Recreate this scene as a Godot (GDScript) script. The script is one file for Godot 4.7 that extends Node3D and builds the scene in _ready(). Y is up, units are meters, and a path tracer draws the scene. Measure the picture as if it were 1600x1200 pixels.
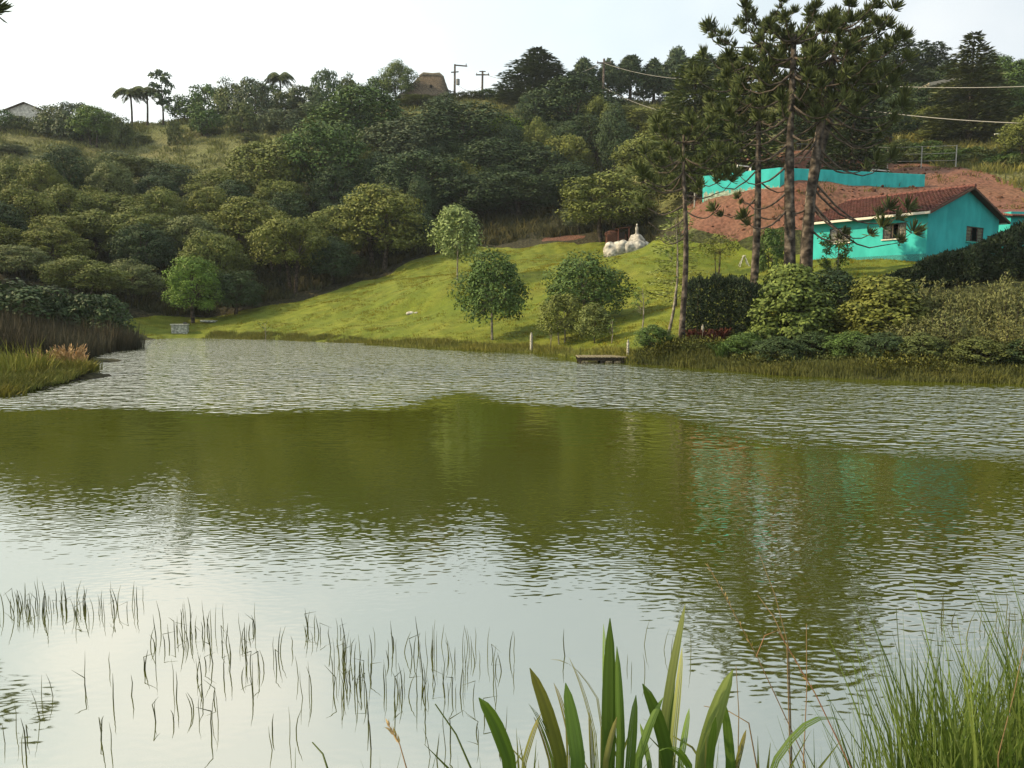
extends Node3D

# ---------------------------------------------------------------- helpers
class MB:
	var v := PackedVector3Array()
	var n := PackedVector3Array()
	var c := PackedColorArray()
	var uv := PackedVector2Array()
	var ix := PackedInt32Array()

	func corner(p: Vector3, nn: Vector3, col: Color, t := Vector2.ZERO) -> int:
		v.append(p); n.append(nn); c.append(col); uv.append(t)
		return v.size() - 1

	# four corners, counter-clockwise as seen from outside
	func quad(a: Vector3, b: Vector3, d: Vector3, e: Vector3, col: Color) -> void:
		var nn := (b - a).cross(d - a).normalized()
		var i := corner(a, nn, col, Vector2(0, 0))
		corner(b, nn, col, Vector2(1, 0)); corner(d, nn, col, Vector2(1, 1)); corner(e, nn, col, Vector2(0, 1))
		ix.append_array([i, i + 2, i + 1, i, i + 3, i + 2])

	func tri(a: Vector3, b: Vector3, d: Vector3, col: Color) -> void:
		var nn := (b - a).cross(d - a).normalized()
		var i := corner(a, nn, col)
		corner(b, nn, col); corner(d, nn, col)
		ix.append_array([i, i + 2, i + 1])

	# a rhombic leaf from p along dir; look = the way its face should look
	func leaf(p: Vector3, dir: Vector3, look: Vector3, l: float, w: float, col: Color, soft := 0.45) -> void:
		var s := dir.cross(look)
		if s.length_squared() < 0.0001:
			s = dir.cross(Vector3(0.3, 0.2, 1))
		s = s.normalized()
		var g := s.cross(dir)
		var nn := (g * (1.0 - soft) + look * soft).normalized()
		var m := p + dir * (l * 0.45)
		var i := v.size()
		v.append(p); v.append(m + s * (w * 0.5)); v.append(p + dir * l); v.append(m - s * (w * 0.5))
		for k in 4:
			n.append(nn); c.append(col); uv.append(Vector2.ZERO)
		ix.append(i); ix.append(i + 2); ix.append(i + 1); ix.append(i); ix.append(i + 3); ix.append(i + 2)

	# a curved tapering blade through the points, width w[i]
	func blade(p: PackedVector3Array, w: PackedFloat32Array, side: Vector3, c0: Color, c1: Color, fold := 0.0) -> void:
		var m := p.size()
		var first := v.size()
		for i in m:
			var t := (p[mini(i + 1, m - 1)] - p[maxi(i - 1, 0)]).normalized()
			var s := (side - t * side.dot(t)).normalized()
			var g := s.cross(t)
			var col := c0.lerp(c1, float(i) / (m - 1))
			var off := g * (fold * w[i])
			v.append(p[i] - s * w[i] * 0.5 + off); v.append(p[i] - off * 0.3); v.append(p[i] + s * w[i] * 0.5 + off)
			n.append((g - s * 0.5 * signf(-fold)).normalized()); n.append(g); n.append((g + s * 0.5 * signf(-fold)).normalized())
			for k in 3:
				c.append(col); uv.append(Vector2(k * 0.5, float(i) / (m - 1)))
		for i in m - 1:
			var a := first + i * 3
			for k in 2:
				ix.append_array([a + k, a + k + 3, a + k + 4, a + k, a + k + 4, a + k + 1])

	func tube(p: PackedVector3Array, r: PackedFloat32Array, sides: int, col: Color, cap := true) -> void:
		var m := p.size()
		var first := v.size()
		var side := Vector3(1, 0, 0.13).normalized()
		var along := 0.0
		for i in m:
			var t := (p[mini(i + 1, m - 1)] - p[maxi(i - 1, 0)]).normalized()
			if absf(t.dot(side)) > 0.95:
				side = Vector3(0.1, 1, 0.2).normalized()
			var a := (side - t * side.dot(t)).normalized()
			side = a
			var b := t.cross(a)
			if i > 0:
				along += p[i].distance_to(p[i - 1])
			for k in sides + 1:
				var w := TAU * k / sides
				var o := a * cos(w) + b * sin(w)
				v.append(p[i] + o * r[i]); n.append(o); c.append(col); uv.append(Vector2(float(k) / sides, along))
		for i in m - 1:
			for k in sides:
				var q := first + i * (sides + 1) + k
				var u := q + sides + 1
				ix.append_array([q, u + 1, q + 1, q, u, u + 1])
		if cap:
			for e in [0, m - 1]:
				var t2: Vector3 = (p[1] - p[0]).normalized() * -1.0 if e == 0 else (p[m - 1] - p[m - 2]).normalized()
				var q0 := corner(p[e], t2, col)
				var base: int = first + e * (sides + 1)
				var s0 := v.size()
				for k in sides + 1:
					corner(v[base + k], t2, col)
				for k in sides:
					if e == 0:
						ix.append_array([q0, s0 + k, s0 + k + 1])
					else:
						ix.append_array([q0, s0 + k + 1, s0 + k])

	func box(x: Transform3D, size: Vector3, col := Color.WHITE, bevel := 0.0) -> void:
		var h := size * 0.5
		var b := minf(bevel, minf(h.x, minf(h.y, h.z)) * 0.6)
		var axes: Array[Vector3] = [Vector3.RIGHT, Vector3.UP, Vector3.BACK]
		for k in 3:
			var a: Vector3 = axes[k]
			var u: Vector3 = axes[(k + 1) % 3]
			var w: Vector3 = axes[(k + 2) % 3]
			for s: float in [-1.0, 1.0]:
				var o := a * (h[k] * s)
				var uu := u * (h[(k + 1) % 3] - b) * s
				var ww := w * (h[(k + 2) % 3] - b)
				quad(x * (o - uu - ww), x * (o + uu - ww), x * (o + uu + ww), x * (o - uu + ww), col)
		if b > 0.0:
			for k in 3:
				var a: Vector3 = axes[k]
				var u: Vector3 = axes[(k + 1) % 3]
				var w: Vector3 = axes[(k + 2) % 3]
				for s: float in [-1.0, 1.0]:
					for r: float in [-1.0, 1.0]:
						var along := a * (h[k] - b)
						var p0 := u * (s * h[(k + 1) % 3]) + w * (r * (h[(k + 2) % 3] - b))
						var p1 := u * (s * (h[(k + 1) % 3] - b)) + w * (r * h[(k + 2) % 3])
						if s * r > 0:
							quad(x * (p0 - along), x * (p1 - along), x * (p1 + along), x * (p0 + along), col)
						else:
							quad(x * (p1 - along), x * (p0 - along), x * (p0 + along), x * (p1 + along), col)

	func lump(x: Transform3D, r: Vector3, rings: int, rough: FastNoiseLite, amount: float, col: Color) -> void:
		var first := v.size()
		var sides := rings * 2
		for i in rings + 1:
			var a := PI * i / rings
			for k in sides + 1:
				var b := TAU * (k % sides) / sides
				var d := Vector3(sin(a) * cos(b), cos(a), sin(a) * sin(b))
				var q := x * (d * r)
				var f := 1.0 + amount * rough.get_noise_3dv(q)
				v.append(x * (d * r * f)); n.append((x.basis * (d / r)).normalized()); c.append(col); uv.append(Vector2.ZERO)
		for i in rings:
			for k in sides:
				var q := first + i * (sides + 1) + k
				ix.append_array([q, q + sides + 2, q + 1, q, q + sides + 1, q + sides + 2])
		recalc(first)

	# smooth normals from the faces, from vertex first on (equal places share theirs)
	func recalc(first: int) -> void:
		var sum := {}
		for t in range(0, ix.size(), 3):
			if ix[t] < first:
				continue
			var fn := (v[ix[t + 2]] - v[ix[t]]).cross(v[ix[t + 1]] - v[ix[t]])
			for k in 3:
				var key := v[ix[t + k]].snapped(Vector3.ONE * 0.0005)
				sum[key] = sum.get(key, Vector3.ZERO) + fn
		for i in range(first, v.size()):
			var s: Vector3 = sum.get(v[i].snapped(Vector3.ONE * 0.0005), n[i])
			if s.length_squared() > 0.0:
				n[i] = s.normalized()

	func mesh() -> ArrayMesh:
		var arr := []
		arr.resize(Mesh.ARRAY_MAX)
		arr[Mesh.ARRAY_VERTEX] = v; arr[Mesh.ARRAY_NORMAL] = n; arr[Mesh.ARRAY_COLOR] = c; arr[Mesh.ARRAY_TEX_UV] = uv; arr[Mesh.ARRAY_INDEX] = ix
		var m := ArrayMesh.new()
		m.add_surface_from_arrays(Mesh.PRIMITIVE_TRIANGLES, arr)
		return m

var used := {}
func numbered(called: String) -> String:
	used[called] = used.get(called, -1) + 1
	return called if used[called] == 0 else "%s_%03d" % [called, used[called]]

func tag(o: Node, label: String, category := "", group := "", kind := "") -> void:
	if label: o.set_meta("label", label)
	if category: o.set_meta("category", category)
	if group: o.set_meta("group", group)
	if kind: o.set_meta("kind", kind)

func thing(called: String, label: String, category: String, at := Vector3.ZERO, turn := 0.0, group := "") -> Node3D:
	var o := Node3D.new()
	o.name = numbered(called)
	add_child(o)
	o.position = at
	o.rotation.y = turn
	tag(o, label, category, group)
	return o

func part(called: String, m: Mesh, mat: Material, parent: Node3D, kind := "") -> MeshInstance3D:
	var o := MeshInstance3D.new()
	o.name = called if parent != self else numbered(called)
	o.mesh = m
	if mat: o.material_override = mat
	parent.add_child(o, true)
	if kind: o.set_meta("kind", kind)
	return o

func mat_of(col: Color, rough := 0.8, spec := 0.3) -> StandardMaterial3D:
	var m := StandardMaterial3D.new()
	m.albedo_color = col.linear_to_srgb()
	m.roughness = rough
	m.metallic_specular = spec
	m.vertex_color_use_as_albedo = true
	return m

func noise(freq: float, sd: int, octaves := 4, kind := FastNoiseLite.TYPE_SIMPLEX_SMOOTH) -> FastNoiseLite:
	var f := FastNoiseLite.new()
	f.noise_type = kind
	f.frequency = freq
	f.seed = sd
	f.fractal_octaves = octaves
	return f

func noise_tex(size: int, freq: float, sd: int, lo: Color, hi: Color, octaves := 5, mid := Color(0, 0, 0, 0)) -> NoiseTexture2D:
	var t := NoiseTexture2D.new()
	t.width = size
	t.height = size
	t.seamless = true
	t.noise = noise(freq, sd, octaves)
	var g := Gradient.new()
	g.set_color(0, lo)
	g.set_color(1, hi)
	g.set_offset(0, 0.22)
	g.set_offset(1, 0.78)
	if mid.a > 0:
		g.add_point(0.5, mid)
	t.color_ramp = g
	return t

# world-space grain: colour noise around white, plus relief
func grained(col: Color, rough: float, scale: float, depth: float, lo := 0.7, sd := 1, world := true, freq := 0.02) -> StandardMaterial3D:
	var m := mat_of(col, rough)
	m.albedo_texture = noise_tex(256, freq, sd, Color(lo, lo, lo), Color(1, 1, 1))
	m.heightmap_enabled = depth > 0
	if depth > 0:
		m.heightmap_texture = m.albedo_texture
		m.heightmap_scale = depth
	m.uv1_triplanar = true
	m.uv1_world_triplanar = world
	m.uv1_scale = Vector3.ONE * scale
	return m

func leaf_mat(tint: Color, rough := 0.6, through := 0.35) -> StandardMaterial3D:
	var m := mat_of(tint, rough, 0.25)
	m.cull_mode = BaseMaterial3D.CULL_DISABLED
	m.backlight_enabled = true
	m.backlight = Color(through * 0.95, through, through * 0.45)
	return m

func rnd3(r: RandomNumberGenerator) -> Vector3:
	return Vector3(r.randf_range(-1, 1), r.randf_range(-1, 1), r.randf_range(-1, 1))

func gen(sd: int) -> RandomNumberGenerator:
	var r := RandomNumberGenerator.new()
	r.seed = sd
	return r

# ---------------------------------------------------------------- the lie of the land: heights in metres at points of the plan (x, height, distance)
const LAND := [
	-14.88, 0.00, 22.22, -15.11, 0.00, 24.41, -16.00, 0.00, 28.09, -18.63, 0.00, 33.44, -20.86, 0.00, 37.65, -22.27, 0.00, 42.45, -21.62, 0.00, 44.33, -26.82, 0.00, 54.85,
	-25.08, 0.00, 60.35, -19.29, 0.00, 58.02, -13.44, 0.00, 53.87, -6.37, 0.00, 47.86, -1.45, 0.00, 43.69, 1.05, 0.00, 41.86, 3.06, 0.00, 36.73, 5.52, 0.00, 33.07,
	7.76, 0.00, 31.01, 9.47, 0.00, 28.36, 11.21, 0.00, 26.83, 12.99, 0.00, 25.90, 14.77, 0.00, 25.24, 16.60, 0.00, 24.82, 19.39, 0.00, 24.41, -30.00, 0.00, -2.00,
	-20.00, 0.00, 0.50, -12.00, 0.00, 1.60, -6.00, 0.00, 2.20, -2.00, 0.00, 2.60, 0.50, 0.00, 3.00, 2.00, 0.00, 3.50, 3.50, 0.00, 4.20, 6.00, 0.00, 5.20,
	9.00, 0.00, 6.00, 14.00, 0.00, 7.50, 20.00, 0.00, 10.00, 26.00, 0.00, 15.00, -28.00, 0.00, 6.00, -27.00, 0.00, 14.00, -10.00, -0.90, 12.00, 0.00, -0.90, 9.00,
	8.00, -0.90, 13.00, 14.00, -0.90, 18.00, 0.00, -0.90, 20.00, -10.00, -0.90, 28.00, 5.00, -0.90, 28.00, -12.00, -0.90, 40.00, -3.00, -0.90, 38.00, -20.00, -0.90, 54.00,
	-11.00, -0.90, 50.00, -16.00, -0.90, 18.00, 18.00, -0.90, 22.00, -18.00, -0.90, 30.00, -20.00, -0.90, 9.00, -4.00, -0.90, 6.00, -25.00, 0.70, 27.00, -28.00, 1.00, 36.00,
	-30.00, 1.40, 46.00, -40.00, 2.20, 40.00, -55.00, 4.00, 55.00, -36.00, 2.00, 58.00, -50.00, 1.60, 25.00, -60.00, 2.00, 0.00, 0.00, 1.20, 0.00, 0.00, 1.08, 1.40,
	0.00, 0.62, 2.20, 4.00, 0.62, 2.60, -8.00, 1.00, -2.00, 8.00, 1.30, -2.00, 4.00, 1.10, 1.20, 8.00, 1.00, 3.00, 16.00, 1.30, 3.00, 40.00, 2.00, 5.00,
	0.00, 1.50, -25.00, 60.00, 4.00, 0.00, -60.00, 3.00, -25.00, 60.00, 4.00, -25.00, 32.00, 1.00, 20.00, -26.97, 0.94, 65.00, -19.99, 2.61, 69.00, -13.88, 3.82, 70.00,
	-4.95, 4.12, 60.00, -7.42, 7.93, 82.00, -0.64, 7.79, 78.00, 5.25, 8.96, 80.00, 9.47, 6.97, 72.00, 12.09, 6.96, 70.00, -1.15, 0.48, 46.00, -10.76, 0.62, 54.00,
	-7.21, 1.92, 58.00, 4.14, 2.41, 50.00, 8.27, 2.83, 50.00, 7.71, 0.93, 35.00, 5.32, 0.71, 40.00, 13.87, 3.80, 48.00, 13.42, 3.42, 43.00, 17.04, 4.91, 46.00,
	14.31, 5.96, 58.00, 16.98, 6.26, 59.00, 14.23, 8.36, 62.00, 10.67, 0.32, 32.00, 13.46, 1.19, 36.00, 14.50, 0.48, 29.00, 18.38, 2.38, 37.00, 20.28, 4.04, 41.00,
	17.82, 0.51, 28.50, 22.30, 3.27, 36.00, 28.29, 5.17, 43.00, 33.31, 5.29, 45.00, 16.77, 2.75, 39.00, 14.39, 13.09, 88.00, 7.93, 14.17, 97.00, 6.11, 17.09, 107.00,
	13.65, 23.13, 112.00, 22.43, 19.08, 92.00, 21.00, 33.62, 130.00, 31.17, 17.68, 80.00, 37.69, 17.23, 80.00, 39.85, 14.56, 70.00, 37.87, 10.33, 61.00, 35.53, 9.03, 55.00,
	48.55, 24.47, 100.00, 49.96, 19.96, 88.00, 61.55, 22.62, 95.00, 52.36, 36.66, 130.00, 78.83, 41.26, 140.00, 96.37, 46.35, 150.00, -30.10, 1.30, 66.00, -24.48, 2.98, 74.00,
	-19.31, 3.27, 73.00, -13.18, 5.97, 80.00, -45.66, 26.31, 125.00, -63.34, 26.75, 130.00, -73.84, 27.68, 130.00, -79.35, 23.81, 122.00, -84.88, 36.99, 150.00, -60.60, 37.58, 150.00,
	-42.39, 38.75, 150.00, -24.19, 40.52, 150.00, -12.09, 41.22, 150.00, 0.00, 41.92, 150.00, 11.68, 40.61, 145.00, -97.04, 36.40, 150.00, -40.92, 4.43, 62.00, -62.14, 13.93, 95.00,
	-46.60, 13.93, 95.00, -32.70, 14.53, 100.00, -16.35, 14.53, 100.00, -8.58, 15.13, 105.00, 0.00, 24.23, 118.00, -20.26, 28.49, 125.00, 23.70, 5.25, 44.00, 19.70, 5.25, 49.70,
	31.00, 5.25, 49.00, 27.00, 5.25, 54.70, 25.00, 5.25, 49.00, 21.40, 11.70, 61.50, 16.60, 11.60, 66.00, 28.00, 11.90, 62.80, 33.50, 12.20, 64.50, 24.00, 13.20, 70.00,
	30.00, 13.30, 74.00, 20.00, 13.20, 74.00, 26.00, 13.10, 67.00, 32.00, 13.30, 69.00, -130.00, 14.00, 80.00, -130.00, 36.00, 150.00, 150.00, 10.00, 60.00, 150.00, 42.00, 150.00,
	0.00, 34.00, 200.00, -100.00, 32.00, 200.00, 100.00, 34.00, 210.00, 0.00, 20.00, 300.00, -200.00, 15.00, 300.00, 200.00, 20.00, 300.00, -250.00, 20.00, 100.00, 250.00, 20.00, 100.00,
	-250.00, 5.00, -60.00, 250.00, 5.00, -60.00, 0.00, 3.00, -80.00, 0.00, 10.00, 420.00, 300.00, 10.00, 420.00, -300.00, 10.00, 420.00
]
var land_x := PackedFloat64Array()
var land_d := PackedFloat64Array()
var land_w := PackedFloat64Array()
const SOFT := 4.0
var bumps := FastNoiseLite.new()

func solve_land() -> void:
	var m := LAND.size() / 3
	for i in m:
		land_x.append(LAND[i * 3])
		land_d.append(LAND[i * 3 + 2])
	var rows: Array[PackedFloat64Array] = []
	for i in m + 1:
		var r := PackedFloat64Array()
		r.resize(m + 2)
		for j in m:
			if i < m:
				var a := land_x[i] - land_x[j]
				var b := land_d[i] - land_d[j]
				r[j] = sqrt(a * a + b * b + SOFT)
			else:
				r[j] = 1.0
		r[m] = 1.0 if i < m else 0.0
		r[m + 1] = LAND[i * 3 + 1] if i < m else 0.0
		rows.append(r)
	var s := m + 1
	for k in s:
		var best := k
		for i in range(k + 1, s):
			if absf(rows[i][k]) > absf(rows[best][k]):
				best = i
		var swap := rows[k]
		rows[k] = rows[best]
		rows[best] = swap
		var top := rows[k]
		var inv := 1.0 / top[k]
		for i in range(k + 1, s):
			var r := rows[i]
			var f := r[k] * inv
			if f != 0.0:
				for j in range(k, s + 1):
					r[j] -= f * top[j]
				rows[i] = r
	land_w.resize(s)
	for k in range(s - 1, -1, -1):
		var r := rows[k]
		var sum := r[s]
		for j in range(k + 1, s):
			sum -= r[j] * land_w[j]
		land_w[k] = sum / r[k]
	bumps = noise(0.11, 5, 4)

func land(x: float, d: float) -> float:
	var m := land_x.size()
	var sum := land_w[m]
	for i in m:
		var a := x - land_x[i]
		var b := d - land_d[i]
		sum += land_w[i] * sqrt(a * a + b * b + SOFT)
	var rough := clampf((sum - 0.25) * 0.5, 0.0, 1.0) * clampf((d - 5.0) / 20.0, 0.05, 1.0)
	return sum + bumps.get_noise_2d(x, d) * 0.45 * rough

func spot(x: float, d: float, sink := 0.0) -> Vector3:
	return Vector3(x, land(x, d) - sink, -d)

const LAWN := [-23.5, 56.0, -30, 60.2, -32.0, 63.2, -30.6, 67.1, -26.6, 68.3, -22.2, 70.7, -18.8, 71.1, -16.1, 74.9, -12.9, 78.5, -10.7, 81.1, -8.2, 83.0, -4.1, 83.7, 0.0, 80.7, 4.0, 80.3, 8.3, 77.7, 11.6, 74.3, 12.3, 62.2, 14.4, 60.4, 17.2, 59.8, 18.2, 58.4, 20.2, 55.7, 21.3, 54.5, 23.0, 43.3,
	23.5, 41.5, 19.4, 40.9, 16.3, 39.4, 12.7, 38.3, 7.5, 34.9, 5.0, 34.5, 2.5, 37.5, 0.0, 41, -3, 44, -7, 47.5, -13.5, 52.5, -18, 56.5, -21, 57.8]
const EARTH := [13.6, 62.6, 15.6, 66.5, 16.7, 75.1, 19.5, 82.6, 26.0, 88.9, 30.1, 84.2, 34.8, 80.9, 39.8, 76.6, 40.8, 71.1, 41.5, 65.4, 40.2, 59.5, 37.9, 54.5, 34.9, 53.2, 32.4, 55.6, 23.6, 57.2, 19.4, 59.2, 16.2, 60.6]
const SCRAPE := [3.0, 82.0, 3.3, 85.2, 5.5, 84.6, 7.4, 82.5, 7.6, 79.6, 5.2, 80.9]

func poly(flat: Array) -> PackedVector2Array:
	var p := PackedVector2Array()
	for i in flat.size() / 2:
		p.append(Vector2(flat[i * 2], flat[i * 2 + 1]))
	return p

# how far inside a plan polygon (negative outside)
func inside(p: PackedVector2Array, q: Vector2) -> float:
	var best := 1e9
	for i in p.size():
		var a := p[i]
		var b := p[(i + 1) % p.size()]
		best = minf(best, q.distance_squared_to(Geometry2D.get_closest_point_to_segment(q, a, b)))
	best = sqrt(best)
	return best if Geometry2D.is_point_in_polygon(q, p) else -best

# cuts a triangle list (vertices of the grid plus new ones) by a field: [inside, outside]
func cut(tris: PackedInt32Array, f: PackedFloat32Array, g: MB, other: Array) -> Array:
	var yes := PackedInt32Array()
	var nope := PackedInt32Array()
	var made := {}
	for t in range(0, tris.size(), 3):
		var a := [tris[t], tris[t + 1], tris[t + 2]]
		var up := 0
		for k in 3:
			if f[a[k]] > 0: up += 1
		if up == 3:
			yes.append_array(a)
		elif up == 0:
			nope.append_array(a)
		else:
			var ins := []
			var outs := []
			for k in 3:
				var i: int = a[k]
				var j: int = a[(k + 1) % 3]
				(ins if f[i] > 0 else outs).append(i)
				if (f[i] > 0) != (f[j] > 0):
					var key := Vector2i(mini(i, j), maxi(i, j))
					if not made.has(key):
						var w := f[i] / (f[i] - f[j])
						made[key] = g.corner(g.v[i].lerp(g.v[j], w), g.n[i].lerp(g.n[j], w).normalized(), g.c[i].lerp(g.c[j], w))
						f.append(0.0)
						for o in other:
							o.append(lerpf(o[i], o[j], w))
					ins.append(made[key])
					outs.append(made[key])
			for k in range(1, ins.size() - 1):
				yes.append_array([ins[0], ins[k], ins[k + 1]])
			for k in range(1, outs.size() - 1):
				nope.append_array([outs[0], outs[k], outs[k + 1]])
	return [yes, nope]

func sub_mesh(g: MB, tris: PackedInt32Array, tint: Callable) -> ArrayMesh:
	var m := MB.new()
	var at := {}
	for i in tris:
		if not at.has(i):
			at[i] = m.corner(g.v[i], g.n[i], tint.call(g.v[i]))
		m.ix.append(at[i])
	return m.mesh()

# ---------------------------------------------------------------- plants
const BARK := Color(0.11, 0.085, 0.065)
var leaf_tints: Array[StandardMaterial3D] = []
var bark_mat: StandardMaterial3D
var pale_bark_mat: StandardMaterial3D
var protos := {}

func wood_tube(m: MB, a: Vector3, b: Vector3, r0: float, r1: float, bend: Vector3, sides := 6, col := Color.WHITE) -> void:
	var p := PackedVector3Array()
	var r := PackedFloat32Array()
	for i in 5:
		var t := i / 4.0
		p.append(a.lerp(b, t) + bend * sin(PI * t))
		r.append(lerpf(r0, r1, t))
	m.tube(p, r, sides, col, false)

# a broad crown of leafy clumps on limbs: {crown, trunk}
func broad(sd: int, h: float, R: float, low: float, clumps: int, per: int, ll: float, flat: float, c1: Color, c2: Color, trunk_r: float, stems := 1, cone := 0.0) -> Node3D:
	var r := gen(sd)
	var m := MB.new()
	var mid := h * (low + (1.0 - low) * 0.46)
	var ry := h * (1.0 - low) * 0.5
	var cs: Array[Vector3] = []
	var rs: Array[float] = []
	for k in clumps:
		var y := 1.0 - 1.75 * (k + 0.5) / clumps
		var az := k * 2.39996 + r.randf_range(-0.5, 0.5)
		var ring := sqrt(maxf(0.0, 1.0 - y * y))
		var out := r.randf_range(0.5, 0.86)
		var wide := 1.0 - cone * clampf(y * 0.5 + 0.5, 0, 1)
		cs.append(Vector3(cos(az) * ring * R * out * wide, mid + y * ry * (0.62 + 0.3 * r.randf()), sin(az) * ring * R * out * wide))
		rs.append(R * r.randf_range(0.2, 0.44))
	for k in clumps:
		var tone := r.randf_range(-0.25, 0.3)
		for j in per:
			var d := rnd3(r)
			d.y += 0.35
			d = d.normalized()
			var q := d * rs[k] * sqrt(r.randf_range(0.25, 1.2))
			q.y *= flat
			var p := cs[k] + q
			var deep := false
			for o in range(0, clumps):
				if o != k and p.distance_squared_to(cs[o]) < rs[o] * rs[o] * 0.3 * flat:
					deep = true
					break
			if deep and r.randf() < 0.75:
				continue
			var look := (d + rnd3(r) * 0.55 + Vector3(0, 0.25, 0)).normalized()
			var dir := (rnd3(r) + d * 0.7).slide(look).normalized()
			m.leaf(p, dir, look, ll * r.randf_range(0.7, 1.35), ll * r.randf_range(0.5, 0.8), c1.lerp(c2, clampf(r.randf() * 0.8 + tone + 0.1, 0, 1)), 0.5)
	var t := MB.new()
	var root := Node3D.new()
	for s in stems:
		var foot := Vector3.ZERO if stems == 1 else Vector3(cos(TAU * s / stems), 0, sin(TAU * s / stems)) * trunk_r * 2.5
		var top := Vector3(foot.x * 2.0 + r.randf_range(-0.1, 0.1) * R, h * (low + (1 - low) * 0.3), foot.z * 2.0)
		wood_tube(t, foot - Vector3(0, 0.5, 0), top, trunk_r, trunk_r * 0.62, Vector3(r.randf_range(-0.1, 0.1), 0, r.randf_range(-0.1, 0.1)) * R * 0.5, 8)
		for k in range(s, clumps, stems * (2 if clumps > 16 else 1)):
			wood_tube(t, top * Vector3(1, r.randf_range(0.85, 1.0), 1), cs[k], trunk_r * 0.4, trunk_r * 0.1, rnd3(r) * R * 0.08, 4)
	part("crown", m.mesh(), leaf_tints[0], root)
	part("trunk", t.mesh(), bark_mat, root)
	return root

# a layered conifer: whorls of drooping boughs carrying flat sprays
func conifer(sd: int, h: float, R: float, low: float, levels: int, boughs: int, ll: float, droop: float, fullness: float, c1: Color, c2: Color, trunk_r: float, power := 1.0) -> Node3D:
	var r := gen(sd)
	var m := MB.new()
	var t := MB.new()
	wood_tube(t, Vector3(0, -0.5, 0), Vector3(0, h * 0.97, 0), trunk_r, 0.03, Vector3(r.randf_range(-0.1, 0.1), 0, 0), 8)
	for i in levels:
		var f := (i + r.randf_range(-0.3, 0.3)) / (levels - 1.0)
		var y := h * lerpf(low, 0.985, clampf(f, 0, 1))
		var reach := R * pow(1.0 - clampf(f, 0, 1) * 0.97, power) * r.randf_range(0.75, 1.1)
		for b in boughs:
			var az := TAU * (b + r.randf() * 0.8) / boughs + i * 1.3
			var l := reach * r.randf_range(0.65, 1.15) + 0.15
			var out := Vector3(cos(az), 0, sin(az))
			var side := Vector3(-out.z, 0, out.x)
			var lift := r.randf_range(0.05, 0.3)
			var n := int(ceilf(l / ll * fullness * 3.2))
			var tone := r.randf_range(-0.3, 0.3)
			if l > 1.0:
				wood_tube(t, Vector3(0, y, 0), Vector3(0, y + l * (lift - droop), 0) + out * l * 0.9, trunk_r * 0.16 * (1.1 - f), 0.012, Vector3(0, l * droop * 0.25, 0), 3)
			for j in n:
				var u := pow(r.randf(), 0.65)
				var width := (0.12 + 0.24 * sin(PI * clampf(u * 0.85 + 0.1, 0, 1))) * l
				var w := r.randf_range(-1, 1)
				var p := Vector3(0, y + l * (lift * u - droop * u * u), 0) + out * l * u + side * w * width + Vector3(0, r.randf_range(-0.12, 0.1) * l * 0.5 - absf(w) * width * 0.25, 0)
				var dir := (out + side * w * 0.9 + Vector3(0, r.randf_range(-0.5, 0.4), 0)).normalized()
				var look := (Vector3.UP + rnd3(r) * 0.75 + out * 0.35).normalized()
				m.leaf(p, dir, look, ll * r.randf_range(0.8, 1.5), ll * r.randf_range(0.3, 0.5), c1.lerp(c2, clampf(r.randf() * 0.7 + tone + 0.15, 0, 1)), 0.4)
	var root := Node3D.new()
	part("crown", m.mesh(), leaf_tints[0], root)
	part("trunk", t.mesh(), bark_mat, root)
	return root

func cypress(sd: int, h: float, R: float, c1: Color, c2: Color) -> Node3D:
	var r := gen(sd)
	var m := MB.new()
	var t := MB.new()
	wood_tube(t, Vector3(0, -0.5, 0), Vector3(0, h * 0.95, 0), 0.16, 0.02, Vector3.ZERO, 6)
	var tips: Array[Vector3] = []
	for k in 110:
		var f := pow(r.randf(), 0.8)
		var az := k * 2.4
		var rad := R * (1.0 - pow(f, 1.6)) * r.randf_range(0.6, 1.15) + 0.06
		var base := Vector3(cos(az) * rad * 0.5, h * (0.05 + 0.86 * f), sin(az) * rad * 0.5)
		var tip := Vector3(cos(az) * rad, base.y + R * r.randf_range(0.25, 0.9), sin(az) * rad)
		var tone := r.randf_range(-0.3, 0.3)
		for j in 60:
			var u := r.randf()
			var d := (tip - base).normalized()
			var q := base.lerp(tip, u) + rnd3(r) * R * 0.2 * (1.0 - u * 0.7)
			var look := (rnd3(r) * 0.7 + Vector3(cos(az), 0.4, sin(az))).normalized()
			m.leaf(q, (d + rnd3(r) * 0.5).normalized(), look, r.randf_range(0.28, 0.5), r.randf_range(0.1, 0.18), c1.lerp(c2, clampf(r.randf() * 0.7 + 0.15 + tone, 0, 1)), 0.4)
	var root := Node3D.new()
	part("crown", m.mesh(), leaf_tints[0], root)
	part("trunk", t.mesh(), bark_mat, root)
	return root

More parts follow.
